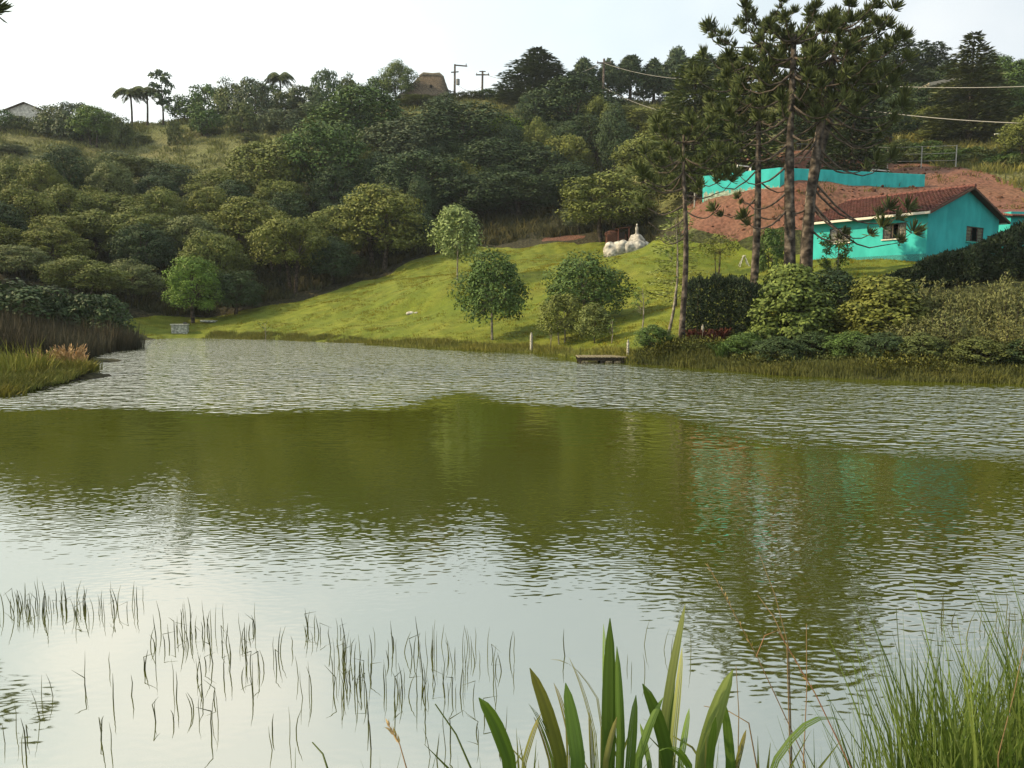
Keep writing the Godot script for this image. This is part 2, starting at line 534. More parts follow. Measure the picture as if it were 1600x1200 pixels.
# a spiky bottle-brush shoot of a monkey-puzzle bough
func shoot(m: MB, p: Vector3, d: Vector3, l: float, w: float, r: RandomNumberGenerator, c1: Color, c2: Color) -> void:
	var a := d.cross(Vector3(0.31, 0.4, 0.86)).normalized()
	var b := d.cross(a)
	var bend := Vector3(0, l * 0.22, 0)
	for k in 3:
		var s := a * cos(k * PI / 3) + b * sin(k * PI / 3)
		var g := s.cross(d).normalized()
		var i := m.v.size()
		var pts := [p, p + d * l * 0.2 + s * w * 0.45, p + d * l * 0.72 + bend * 0.5 + s * w * 0.5, p + d * l + bend, p + d * l * 0.72 + bend * 0.5 - s * w * 0.5, p + d * l * 0.2 - s * w * 0.45]
		for j in 6:
			m.v.append(pts[j])
			var side: Vector3 = Vector3.ZERO if j % 3 == 0 else (s if j < 3 else -s)
			m.n.append((g * 0.5 + side + Vector3(0, 0.35, 0)).normalized())
			m.c.append(c1.lerp(c2, r.randf() * 0.4 + (0.6 if j == 3 else 0.1)))
			m.uv.append(Vector2.ZERO)
		m.ix.append_array([i, i + 2, i + 1, i, i + 3, i + 2, i, i + 4, i + 3, i, i + 5, i + 4])

func rosette(m: MB, p: Vector3, along: Vector3, size: float, count: int, r: RandomNumberGenerator, c1: Color, c2: Color) -> void:
	for k in count:
		var d := (rnd3(r).normalized() + along * 0.75 + Vector3(0, 0.25, 0)).normalized()
		shoot(m, p + d * size * 0.08, d, size * r.randf_range(0.6, 1.1), size * r.randf_range(0.075, 0.115), r, c1, c2)

func araucaria(called: String, label: String, foot: Vector3, h: float, tr: float, lean: Vector2, crown_low: float, crown_R: float, sd: int, bare: Array, full: float, young := false, turn_boughs := []) -> void:
	var r := gen(sd)
	var o := thing(called, label, "tree", foot, 0.0, "araucarias by the lake")
	var t := MB.new()
	var pts := PackedVector3Array()
	var rad := PackedFloat32Array()
	for i in 15:
		var f := i / 14.0
		pts.append(Vector3(lean.x * f * f, h * f - (0.5 if i == 0 else 0.0), lean.y * f * f) + Vector3(sin(f * 7 + sd) * 0.06, 0, cos(f * 5 + sd) * 0.06))
		rad.append(tr * lerpf(1.0, 0.34, pow(f, 1.2)) * (1.25 if i == 0 else 1.0) + r.randf_range(-0.01, 0.012) * tr * 4)
	t.tube(pts, rad, 14, Color.WHITE)
	part("trunk", t.mesh(), trunk_mat, o)
	var at := func(y: float) -> Vector3:
		var f := clampf(y / h, 0, 1) * 14.0
		var i := mini(int(f), 13)
		return pts[i].lerp(pts[i + 1], f - i)
	var wood := MB.new()
	var m := MB.new()
	var g1 := Color(0.045, 0.065, 0.025)
	var g2 := Color(0.16, 0.19, 0.07)
	var levels := int((h - crown_low) / 0.6)
	var list := []
	for i in levels:
		var f := (i + 0.5) / levels
		var n := 6 if f > 0.35 else 4
		for b in n:
			if r.randf() > full + f:
				continue
			var reach := crown_R * (0.72 + 0.28 * sin(PI * clampf(f * 1.15, 0, 1))) * (1.0 if f < 0.8 else lerpf(1.0, 0.45, (f - 0.8) * 5.0)) * r.randf_range(0.75, 1.15)
			if young:
				reach = crown_R * (1.0 - 0.75 * f) * r.randf_range(0.75, 1.1)
			list.append([lerpf(crown_low, h, f), TAU * (b + r.randf() * 0.8) / n + i * 0.7, reach, lerpf(-0.12, 0.6, f * f), 0.5, true])
	for e in bare:
		list.append([e[0], e[1], e[2], e[3], 0.97, e[4]])
	for e in list:
		var y: float = e[0]
		var l: float = e[2]
		var out := Vector3(cos(e[1]), 0, sin(e[1]))
		var start: Vector3 = at.call(y)
		var bp := PackedVector3Array()
		var br := PackedFloat32Array()
		for i in 9:
			var u := i / 8.0
			bp.append(start + out * l * u + Vector3(0, l * (e[3] * u - 0.34 * sin(PI * u * 0.8) * (1.0 - clampf(e[3], 0, 0.9)) + 0.16 * u * u * u), 0) + rnd3(r) * 0.03 * l * u)
			br.append(lerpf(0.02 + tr * 0.14, 0.014, u))
		wood.tube(bp, br, 5, Color.WHITE, false)
		if not e[5]:
			continue
		var dir := (bp[8] - bp[6]).normalized()
		var size := clampf(0.3 + 0.085 * l, 0.3, 0.62)
		rosette(m, bp[8], dir, size * 1.0, 48, r, g1, g2)
		var side := out.cross(Vector3.UP)
		if e[4] < 0.9:
			for k in 5:
				var u := r.randf_range(0.45, 0.98)
				var q := bp[int(u * 8)] + side * r.randf_range(-0.3, 0.3) * l * 0.5 + Vector3(0, r.randf_range(0.0, 0.3), 0)
				wood.tube(PackedVector3Array([bp[int(u * 8)], q]), PackedFloat32Array([0.015, 0.008]), 3, Color.WHITE, false)
				rosette(m, q, (dir + Vector3(0, 0.3, 0)).normalized(), size * r.randf_range(0.6, 0.9), 30, r, g1, g2)
		else:
			for k in 2:
				rosette(m, bp[7] + rnd3(r) * 0.12, dir, size * 0.75, 20, r, g1, g2)
	part("boughs", wood.mesh(), bough_mat, o)
	part("crown", m.mesh(), needle_mat, o)

var trunk_mat: StandardMaterial3D
var bough_mat: StandardMaterial3D
var needle_mat: StandardMaterial3D

func palm(label: String, foot: Vector3, h: float, reach: float, sd: int, fronds: int) -> void:
	var r := gen(sd)
	var o := thing("palm_tree", label, "tree", foot, 0.0, "palms on the ridge")
	var t := MB.new()
	wood_tube(t, Vector3(0, -0.5, 0), Vector3(r.randf_range(-0.3, 0.3), h, 0), 0.2, 0.16, Vector3(0.1, 0, 0), 8)
	part("trunk", t.mesh(), bark_mat, o)
	for k in fronds:
		var m := MB.new()
		var az := TAU * k / fronds + r.randf_range(-0.3, 0.3)
		var out := Vector3(cos(az), 0, sin(az))
		var lift := r.randf_range(0.15, 0.95)
		var pts := PackedVector3Array()
		for i in 9:
			var u := i / 8.0
			pts.append(Vector3(0, h + reach * (lift * u - (0.5 + lift * 0.75) * u * u), 0) + out * reach * u * (1.0 - 0.15 * u))
		m.tube(pts, PackedFloat32Array([0.04, 0.04, 0.035, 0.03, 0.03, 0.025, 0.02, 0.015, 0.01]), 4, Color(0.09, 0.11, 0.05), false)
		for i in 56:
			var u := 0.12 + 0.88 * i / 56.0
			var q := pts[int(u * 7.99)].lerp(pts[mini(int(u * 7.99) + 1, 8)], fmod(u * 7.99, 1.0))
			for s: float in [-1.0, 1.0]:
				var d: Vector3 = (out.cross(Vector3.UP) * s + out * 0.45 + Vector3(0, -0.9, 0) + rnd3(r) * 0.2).normalized()
				m.leaf(q, d, (Vector3.UP + rnd3(r) * 0.5).normalized(), reach * 0.34 * sin(PI * (0.2 + 0.75 * u)), 0.12, Color(0.05, 0.075, 0.025).lerp(Color(0.13, 0.14, 0.06), r.randf()))
		part("frond", m.mesh(), leaf_tints[0], o)

# grass-like tufts scattered as one mass; where(r) gives a plan place or null
func tuft(sd: int, blades: int, h: float, w: float, spread: float, lean: float, c1: Color, c2: Color) -> ArrayMesh:
	var r := gen(sd)
	var m := MB.new()
	for k in blades:
		var a := r.randf() * TAU
		var p := Vector3(cos(a), 0, sin(a)) * spread * sqrt(r.randf())
		var d := Vector3(cos(a), 0, sin(a)) * r.randf_range(0.1, 1.0) * lean + rnd3(r) * 0.12
		var l := h * r.randf_range(0.55, 1.15)
		var b := r.randf() * PI
		m.blade(PackedVector3Array([p, p + Vector3(d.x * 0.3, 0.5, d.z * 0.3) * l, p + Vector3(d.x, 1.0 - absf(lean) * 0.15, d.z) * l]), PackedFloat32Array([w, w * 0.8, w * 0.08]), Vector3(cos(b), 0, sin(b)), c1, c1.lerp(c2, r.randf_range(0.4, 1.0)))
	return m.mesh()

func scatter(called: String, label: String, category: String, m: Mesh, mat: Material, places: Array, parent: Node3D = self) -> void:
	var mm := MultiMesh.new()
	mm.transform_format = MultiMesh.TRANSFORM_3D
	mm.use_colors = true
	mm.mesh = m
	mm.instance_count = places.size()
	for i in places.size():
		mm.set_instance_transform(i, places[i][0])
		mm.set_instance_color(i, places[i][1])
	var o := MultiMeshInstance3D.new()
	o.name = numbered(called)
	o.multimesh = mm
	o.material_override = mat
	parent.add_child(o, true)
	tag(o, label, category, "", "stuff")

func tufts_in(area: Array, count: int, sd: int, s0: float, s1: float, tone: float, patch := 0.0, sink := 0.03, dry := Color(1.25, 1.05, 0.7)) -> Array:
	var p := poly(area)
	var lo := p[0]
	var hi := p[0]
	for q in p:
		lo = lo.min(q)
		hi = hi.max(q)
	var r := gen(sd)
	var out := []
	var clump := noise(0.25, sd, 3)
	var tries := 0
	while out.size() < count and tries < count * 12:
		tries += 1
		var q := Vector2(r.randf_range(lo.x, hi.x), r.randf_range(lo.y, hi.y))
		if not Geometry2D.is_point_in_polygon(q, p):
			continue
		var c := clump.get_noise_2d(q.x, q.y)
		if c < patch - 0.3 + r.randf_range(-0.25, 0.25) and patch > 0.0:
			continue
		var s := r.randf_range(s0, s1) * (1.0 + c * 0.5)
		var b := Basis(Vector3.UP, r.randf() * TAU).scaled(Vector3(s, s * r.randf_range(0.8, 1.2), s))
		var y := land(q.x, q.y)
		if y < -0.25:
			continue
		var k := r.randf_range(1.0 - tone, 1.0 + tone)
		var col := Color(k, k, k).lerp(Color(k * dry.r, k * dry.g, k * dry.b), clampf(c * 1.5 + 0.3, 0, 1))
		out.append([Transform3D(b, Vector3(q.x, y - sink, -q.y)), col])
	return out

# ---------------------------------------------------------------- the place
func _ready() -> void:
	# camera
	var cam := Camera3D.new()
	cam.name = "camera"
	cam.position = Vector3(0, 2.5, 0)
	cam.rotation_degrees = Vector3(-5.8, 0, 0)
	cam.fov = 53.06
	cam.near = 0.05
	cam.far = 1500
	add_child(cam)
	# sky: bright thin overcast, whiter and warmer towards the sun, greyer blue away from it
	var env := Environment.new()
	env.background_mode = Environment.BG_SKY
	var sky_mat := PanoramaSkyMaterial.new()
	sky_mat.panorama = sky_picture()
	sky_mat.energy_multiplier = 1.0
	env.sky = Sky.new()
	env.sky.sky_material = sky_mat
	env.tonemap_mode = Environment.TONE_MAPPER_LINEAR
	env.tonemap_exposure = 1.35
	env.fog_enabled = true
	env.fog_density = 0.00022
	env.fog_light_color = Color(0.9, 0.95, 1.0)
	env.sdfgi_enabled = true
	env.ssao_enabled = true
	env.ssil_enabled = true
	var we := WorldEnvironment.new()
	we.name = "world"
	we.environment = env
	add_child(we)
	var sun := DirectionalLight3D.new()
	sun.name = "sun"
	sun.light_color = Color(1.0, 0.9, 0.72)
	sun.light_energy = 1.6
	sun.light_angular_distance = 0.5
	sun.shadow_enabled = true
	add_child(sun)
	var b := deg_to_rad(2.0)
	var el := deg_to_rad(35.0)
	sun.look_at_from_position(Vector3.ZERO, Vector3(cos(b) * cos(el), -sin(el), -sin(b) * cos(el)))

	solve_land()
	materials()
	ground()
	water()
	house()
	bank_things()
	ridge_things()
	lawn_things()
	trees()
	araucarias()
	low_plants()
	near_plants()
	for k in protos:
		for o in protos[k]:
			o.free()

func sky_picture() -> ImageTexture:
	var w := 1024
	var h := 512
	var px := PackedFloat32Array()
	px.resize(w * h * 3)
	var cl := noise(1.7, 9, 5)
	for y in h:
		var up := PI * (0.5 - (y + 0.5) / h)
		for x in w:
			var az := TAU * (x + 0.5) / w   # 0 ahead, a quarter to the right
			var d := Vector3(sin(az) * cos(up), sin(up), -cos(az) * cos(up))
			var sunward := d.dot(Vector3(-0.82, 0.57, 0.03))
			var s := clampf(sunward * 0.5 + 0.5, 0, 1)
			var low := exp(-maxf(up, 0.0) * 3.2)
			var q := d / (maxf(d.y, 0.0) + 0.35)
			var c := cl.get_noise_3d(q.x * 0.55, q.y * 0.2, q.z * 0.55)
			var cloud := smoothstep(-0.25, 0.4, c)
			var base := lerpf(0.3, 1.5, pow(s, 1.1)) * (0.78 + 0.48 * low)
			var lum := base * lerpf(0.88, 1.1, cloud)
			var warm := clampf(s * 1.3 - 0.35 + cloud * 0.3, 0, 1)
			var i := (y * w + x) * 3
			px[i] = lum * lerpf(0.86, 1.03, warm) * (1.0 - 0.1 * (1.0 - low) * (1.0 - cloud))
			px[i + 1] = lum * lerpf(0.96, 1.0, warm)
			px[i + 2] = lum * lerpf(1.08, 0.9, warm)
	return ImageTexture.create_from_image(Image.create_from_data(w, h, false, Image.FORMAT_RGBF, px.to_byte_array()))

func materials() -> void:
	bark_mat = grained(BARK, 0.9, 0.5, 3.0, 0.45, 31)
	pale_bark_mat = grained(Color(0.3, 0.27, 0.22), 0.9, 0.6, 2.0, 0.5, 32)
	trunk_mat = grained(Color(0.2, 0.165, 0.135), 0.9, 0.35, 7.0, 0.3, 33)
	bough_mat = grained(Color(0.13, 0.105, 0.085), 0.9, 0.6, 1.0, 0.5, 34)
	needle_mat = leaf_mat(Color(1.25, 1.25, 1.25), 0.55, 0.25)
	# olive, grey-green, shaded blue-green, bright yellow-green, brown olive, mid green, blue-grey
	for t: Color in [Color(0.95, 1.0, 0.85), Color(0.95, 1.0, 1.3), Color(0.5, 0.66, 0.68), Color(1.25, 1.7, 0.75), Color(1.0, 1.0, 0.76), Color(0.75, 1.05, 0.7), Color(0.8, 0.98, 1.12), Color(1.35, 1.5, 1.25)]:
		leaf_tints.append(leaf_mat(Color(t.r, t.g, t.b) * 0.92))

func vertex_grained(scale: float, lo: float, depth: float, sd: int, rough := 0.95, freq := 0.03) -> StandardMaterial3D:
	return grained(Color.WHITE, rough, scale, depth, lo, sd, true, freq)

func ground() -> void:
	var xs := PackedFloat64Array([-300, -230, -170, -130])
	var x := -100.0
	while x < 100.0:
		xs.append(x)
		x += 0.9 if x > -46 and x < 48 else 3.0
	xs.append_array([100, 130, 170, 230, 300])
	var ds := PackedFloat64Array([-80, -50, -25, -12, -6, -3])
	x = -1.5
	while x < 170.0:
		ds.append(x)
		x += 0.4 if x < 7 else 1.2 if x < 21 else 0.8 if x < 90 else 1.8
	ds.append_array([175, 190, 215, 250, 300, 360, 420])
	var g := MB.new()
	var nx := xs.size()
	for d in ds:
		for q in xs:
			g.corner(Vector3(q, land(q, d), -d), Vector3.UP, Color.WHITE)
	var tris := PackedInt32Array()
	for i in ds.size() - 1:
		for k in nx - 1:
			var a := i * nx + k
			# seen from above the far row lies up: clockwise
			tris.append_array([a, a + nx, a + nx + 1, a, a + nx + 1, a + 1])
	for i in ds.size():
		for k in nx:
			var a := i * nx + k
			var l := g.v[i * nx + maxi(k - 1, 0)]
			var r := g.v[i * nx + mini(k + 1, nx - 1)]
			var n := g.v[maxi(i - 1, 0) * nx + k]
			var f := g.v[mini(i + 1, ds.size() - 1) * nx + k]
			g.n[a] = (r - l).cross(f - n).normalized()
	var fields := []
	for area in [LAWN, EARTH, SCRAPE]:
		var p := poly(area)
		var wob := noise(0.5, 3, 3)
		var f := PackedFloat32Array()
		f.resize(g.v.size())
		for i in g.v.size():
			var q := Vector2(g.v[i].x, -g.v[i].z)
			f[i] = -50.0 if absf(q.x) > 60 or q.y > 110 or q.y < 20 else inside(p, q) + wob.get_noise_2dv(q) * 0.7
		fields.append(f)
	# colour over broad stretches of ground: what grows there
	var broad_n := noise(0.035, 21, 4)
	var fine_n := noise(0.3, 22, 3)
	var field := func(p: Vector3) -> Color:
		var d := -p.z
		var k := broad_n.get_noise_2d(p.x, d)
		var f := fine_n.get_noise_2d(p.x, d)
		var meadow := Color(0.18, 0.205, 0.07).lerp(Color(0.235, 0.23, 0.095), clampf(k * 1.6 + 0.45, 0, 1)).lerp(Color(0.09, 0.11, 0.04), clampf(f * 1.2, 0, 1))
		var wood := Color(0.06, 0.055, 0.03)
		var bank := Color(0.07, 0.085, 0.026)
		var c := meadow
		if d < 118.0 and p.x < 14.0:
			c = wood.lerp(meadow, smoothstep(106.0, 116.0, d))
		if d < 62.0:
			c = bank.lerp(Color(0.08, 0.07, 0.035), clampf(k + 0.2, 0, 1))
		if p.y < 0.05:
			c = Color(0.055, 0.05, 0.025)
		return c
	var grass_c := func(p: Vector3) -> Color:
		var k := broad_n.get_noise_2d(p.x * 2.5, p.z * 2.5)
		var f := fine_n.get_noise_2d(p.x, p.z)
		return Color(0.205, 0.232, 0.03).lerp(Color(0.16, 0.2, 0.026), clampf(k * 1.4 + 0.4, 0, 1)).lerp(Color(0.25, 0.235, 0.05), clampf(f * 0.9 - 0.1, 0, 0.5))
	var soil_c := func(p: Vector3) -> Color:
		var k := fine_n.get_noise_2d(p.x, p.z) + 0.9 * fine_n.get_noise_2d(p.x * 3.1 + 40.0, p.z * 1.2)
		return Color(0.185, 0.085, 0.06).lerp(Color(0.235, 0.12, 0.085), clampf(k + 0.5, 0, 1)).lerp(Color(0.14, 0.085, 0.05), clampf(broad_n.get_noise_2d(p.x * 3, p.z * 3) * 1.2 - 0.2, 0, 0.5))
	var s1 := cut(tris, fields[0], g, [fields[1], fields[2]])
	var s2 := cut(s1[1], fields[1], g, [fields[2]])
	var s3 := cut(s2[1], fields[2], g, [])
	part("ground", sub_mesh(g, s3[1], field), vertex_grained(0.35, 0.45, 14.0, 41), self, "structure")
	var lawn_m := vertex_grained(0.9, 0.72, 3.0, 42, 0.95, 0.045)
	lawn_m.detail_enabled = true
	lawn_m.detail_blend_mode = BaseMaterial3D.BLEND_MODE_MUL
	lawn_m.detail_albedo = noise_tex(256, 0.02, 77, Color(0.75, 0.8, 0.7), Color(1.0, 1.0, 1.0))
	lawn_m.detail_uv_layer = BaseMaterial3D.DETAIL_UV_2
	lawn_m.uv2_triplanar = true
	lawn_m.uv2_world_triplanar = true
	lawn_m.uv2_scale = Vector3.ONE * 0.13
	tag(part("lawn", sub_mesh(g, s1[0], grass_c), lawn_m, self, "structure"), "short bright green lawn rising from the lake")
	tag(part("earth_bank", sub_mesh(g, s2[0], soil_c), vertex_grained(0.35, 0.68, 12.0, 43), self, "structure"), "bare red earth slope below and around the turquoise wall")
	tag(part("earth_patch", sub_mesh(g, s3[0], soil_c), vertex_grained(0.6, 0.5, 12.0, 44), self, "structure"), "small scraped patch of red earth at the lawn's upper edge")

func ripple_edge(x: float) -> float:
	# distance at which the wind ripples begin, across the lake
	var k := [-45, 18.5, -12, 18.4, -5, 18.6, -3, 19.4, -1.2, 21.2, 0.3, 20.6, 2, 19.6, 3.6, 18.0, 4.8, 14.2, 6.4, 12.6, 9, 11.6, 45, 11.6]
	for i in range(2, k.size(), 2):
		if x <= k[i]:
			return lerpf(k[i - 1], k[i + 1], clampf((x - k[i - 2]) / float(k[i] - k[i - 2]), 0, 1))
	return 11.6

func water() -> void:
	var x0 := -46.0
	var x1 := 46.0
	var d0 := 0.0
	var d1 := 66.0
	var patchy := noise(0.14, 63, 3)
	var shore := poly([-14.9, 22.2, -15.1, 24.4, -16.0, 28.1, -18.6, 33.4, -20.9, 37.7, -22.3, 42.4, -21.6, 44.3, -26.8, 54.9, -25.1, 60.4, -19.3, 58.0, -13.4, 53.9, -6.4, 47.9, -1.5, 43.7, 1.0, 41.9, 3.1, 36.7, 5.5, 33.1, 7.8, 31.0, 9.5, 28.4, 11.2, 26.8, 13.0, 25.9, 14.8, 25.2, 16.6, 24.8, 19.4, 24.4, 30, 23])
	# how strongly the water is ruffled, on a coarse grid
	var gn := 129
	var amp := PackedFloat32Array()
	amp.resize(gn * gn)
	for j in gn:
		for i in gn:
			var x := lerpf(x0, x1, i / 128.0)
			var d := lerpf(d0, d1, j / 128.0)
			var q := Vector2(x, d)
			var off := 1e9
			for s in shore.size() - 1:
				off = minf(off, q.distance_to(Geometry2D.get_closest_point_to_segment(q, shore[s], shore[s + 1])))
			var edge := ripple_edge(x)
			var pt := patchy.get_noise_2d(x * 0.6, d)
			var soft := 1.6 if x < 3.0 else 4.5
			var wind := smoothstep(edge - 0.5 * soft, edge + soft, d + pt * 2.6)
			var lee := smoothstep(0.3, 2.6, off + pt * 1.2) if x > -10 and d > 22 else 1.0
			wind *= lerpf(0.1, 1.0, lee)
			# slopes, root mean square: calm near water, mild chop in the middle, wind beyond
			var near := 0.004 + 0.008 * smoothstep(5.2, 7.2, d + pt * 1.2) + 0.006 * smoothstep(-2.0, -3.6, x) * (1.0 - smoothstep(4.0, 5.5, d)) + 0.012 * smoothstep(0.8, 2.2, x) * smoothstep(3.5, 5.0, d)
			amp[j * gn + i] = near * (1.0 - wind) + 0.36 * wind
	var m := MB.new()
	var out := ArrayMesh.new()
	# the near part, finely; then the rest
	var nx := 9.2
	var nd := 13.2
	var halves := [[-nx, nx, 0.0, nd, 2048, 1536], [x0, x1, 0.0, d1, 2048, 2048]]
	for k in 2:
		var e: Array = halves[k]
		var mat := StandardMaterial3D.new()
		mat.albedo_color = Color(0.05, 0.06, 0.004).linear_to_srgb()
		mat.roughness = 0.03
		mat.metallic_specular = 0.7
		mat.refraction_enabled = true
		mat.refraction_scale = 0.2
		mat.normal_enabled = true
		mat.normal_texture = ripples(k == 0, e[0], e[1], e[2], e[3], e[4], e[5], amp, gn, x0, x1, d0, d1)
		mat.normal_scale = 1.0
		var s := MB.new()
		var rects := [[-nx, nx, 0.0, nd]] if k == 0 else [[x0, x1, nd, d1], [x0, -nx, 0.0, nd], [nx, x1, 0.0, nd]]
		for q: Array in rects:
			var a := s.v.size()
			for c in [[0, 3], [1, 3], [1, 2], [0, 2]]:
				var x: float = q[c[0]]
				var d: float = q[c[1]]
				s.corner(Vector3(x, 0, -d), Vector3.UP, Color.WHITE, Vector2((x - e[0]) / (e[1] - e[0]), (d - e[2]) / (e[3] - e[2])))
			s.ix.append_array([a, a + 1, a + 2, a, a + 2, a + 3])
		var arr := s.mesh().surface_get_arrays(0)
		out.add_surface_from_arrays(Mesh.PRIMITIVE_TRIANGLES, arr)
		out.surface_set_material(k, mat)
	tag(part("lake", out, null, self, "structure"), "olive green lake, ruffled by wind in the far half")

# a map of wave slopes over a rectangle of the lake
func ripples(close: bool, xa: float, xb: float, da: float, db: float, w: int, h: int, amp: PackedFloat32Array, gn: int, x0: float, x1: float, d0: float, d1: float) -> ImageTexture:
	var fine := noise(1.0, 61, 1)
	var long := noise(1.0, 62, 1)
	var micro := noise(1.0, 64, 1)
	var sx := (xb - xa) / w
	var sd := (db - da) / h
	var hh := PackedFloat32Array()
	hh.resize((w + 1) * (h + 1))
	for j in h + 1:
		var d := da + j * sd
		for i in w + 1:
			var x := xa + i * sx
			if close:
				hh[j * (w + 1) + i] = 0.16 * fine.get_noise_2d(x * 2.3 + d * 0.3, d * 3.9) + 0.12 * long.get_noise_2d(x * 0.9 - d * 0.12, d * 1.6) + 0.2 * 0.72 * micro.get_noise_2d(x * 6.6 - d * 0.9, d * 14.0)
				continue
			hh[j * (w + 1) + i] = 0.42 * fine.get_noise_2d(x * 2.3 + d * 0.3, d * 3.9) + 0.5 * long.get_noise_2d(x * 0.9 - d * 0.12, d * 1.6) + 0.2 * micro.get_noise_2d(x * 5.1 - d * 0.7, d * 9.2)
	var px := PackedFloat32Array()
	px.resize(w * h * 3)
	var at := 0
	var g := gn - 1.0
	for j in h:
		var gj := (da + j * sd - d0) / (d1 - d0) * g
		var j0 := mini(int(gj), gn - 2)
		var fj := gj - j0
		for i in w:
			var gi := (xa + i * sx - x0) / (x1 - x0) * g
			var i0 := mini(int(gi), gn - 2)
			var fi := gi - i0
			var a := lerpf(lerpf(amp[j0 * gn + i0], amp[j0 * gn + i0 + 1], fi), lerpf(amp[(j0 + 1) * gn + i0], amp[(j0 + 1) * gn + i0 + 1], fi), fj) * (0.3 if close else 0.224)
			var o := j * (w + 1) + i
			var v := hh[o]
			px[at] = 0.5 - 0.5 * a * (hh[o + 1] - v) / sx
			px[at + 1] = 0.5 + 0.5 * a * (hh[o + w + 1] - v) / sd
			px[at + 2] = 1.0
			at += 3
	return ImageTexture.create_from_image(Image.create_from_data(w, h, false, Image.FORMAT_RGBF, px.to_byte_array()))


func panel(m: MB, x: Transform3D, l: float, h: float, th: float, holes: Array, col: Color) -> void:
	# a wall in the local xy plane from 0 to l with rectangular openings [x0, x1, y0, y1]
	var cuts := [0.0]
	for o in holes:
		cuts.append(o[0]); cuts.append(o[1])
	cuts.append(l)
	for i in cuts.size() - 1:
		var a: float = cuts[i]
		var b: float = cuts[i + 1]
		if i % 2 == 0:
			m.box(x * Transform3D(Basis(), Vector3((a + b) / 2, h / 2, 0)), Vector3(b - a, h, th), col)
		else:
			var o: Array = holes[(i - 1) / 2]
			m.box(x * Transform3D(Basis(), Vector3((a + b) / 2, o[2] / 2, 0)), Vector3(b - a, o[2], th), col)
			m.box(x * Transform3D(Basis(), Vector3((a + b) / 2, (o[3] + h) / 2, 0)), Vector3(b - a, h - o[3], th), col)

func bar(m: MB, a: Vector3, b: Vector3, th: float, col := Color.WHITE) -> void:
	var d := b - a
	var up := Vector3.UP if absf(d.normalized().y) < 0.9 else Vector3.BACK
	var x := Transform3D(Basis.looking_at(d, up), (a + b) * 0.5)
	m.box(x, Vector3(th, th, d.length()), col)

func shape(f: Callable) -> ArrayMesh:
	var m := MB.new()
	f.call(m)
	return m.mesh()

func teal_paint(sd: int) -> StandardMaterial3D:
	var m := mat_of(Color(0.045, 0.43, 0.42), 0.85)
	m.albedo_texture = noise_tex(512, 0.008, sd, Color(0.82, 0.87, 0.87), Color(1, 1, 1), 6)
	m.uv1_triplanar = true
	m.uv1_world_triplanar = true
	m.uv1_scale = Vector3(0.3, 0.12, 0.3)
	m.heightmap_enabled = true
	m.heightmap_texture = noise_tex(256, 0.08, sd + 1, Color(0, 0, 0), Color(1, 1, 1))
	m.heightmap_scale = 0.6
	return m

func window_in(called: String, parent: Node3D, x: Transform3D, w: float, h: float, open_leaf: bool, frame_mat: Material, glass: Material, pale: Material) -> void:
	# x: lower left corner of the opening on the wall's outer face, z outwards
	var f := MB.new()
	f.box(x * Transform3D(Basis(), Vector3(w / 2, 0.03, -0.06)), Vector3(w, 0.06, 0.07))
	f.box(x * Transform3D(Basis(), Vector3(w / 2, h - 0.03, -0.06)), Vector3(w, 0.06, 0.07))
	for px: float in [0.03, w * 0.34, w * 0.66, w - 0.03]:
		f.box(x * Transform3D(Basis(), Vector3(px, h / 2, -0.06)), Vector3(0.055, h - 0.12, 0.066))
	var o := part("window", f.mesh(), frame_mat, parent)
	for col in 3:
		var a: float = [0.0575, w * 0.34 + 0.0275, w * 0.66 + 0.0275][col]
		var b: float = [w * 0.34 - 0.0275, w * 0.66 - 0.0275, w - 0.0575][col]
		if col == 1 and open_leaf:
			continue
		for row in 4:
			var y0 := 0.06 + (h - 0.12) * row / 4.0
			var y1 := y0 + (h - 0.12) / 4.0
			part("pane", shape(func(m: MB): m.box(x * Transform3D(Basis(Vector3.RIGHT, 0.0 if not open_leaf else 0.12), Vector3((a + b) / 2, (y0 + y1) / 2, -0.06)), Vector3(b - a, y1 - y0 - 0.022, 0.008))), glass, o)
			if row > 0:
				part("glazing_bar", shape(func(m: MB): m.box(x * Transform3D(Basis(), Vector3((a + b) / 2, y0, -0.05)), Vector3(b - a, 0.022, 0.05))), frame_mat, o)
	part("sill", shape(func(m: MB): m.box(x * Transform3D(Basis(), Vector3(w / 2, -0.035, 0.03)), Vector3(w + 0.1, 0.07, 0.12), Color.WHITE, 0.01)), pale, o)

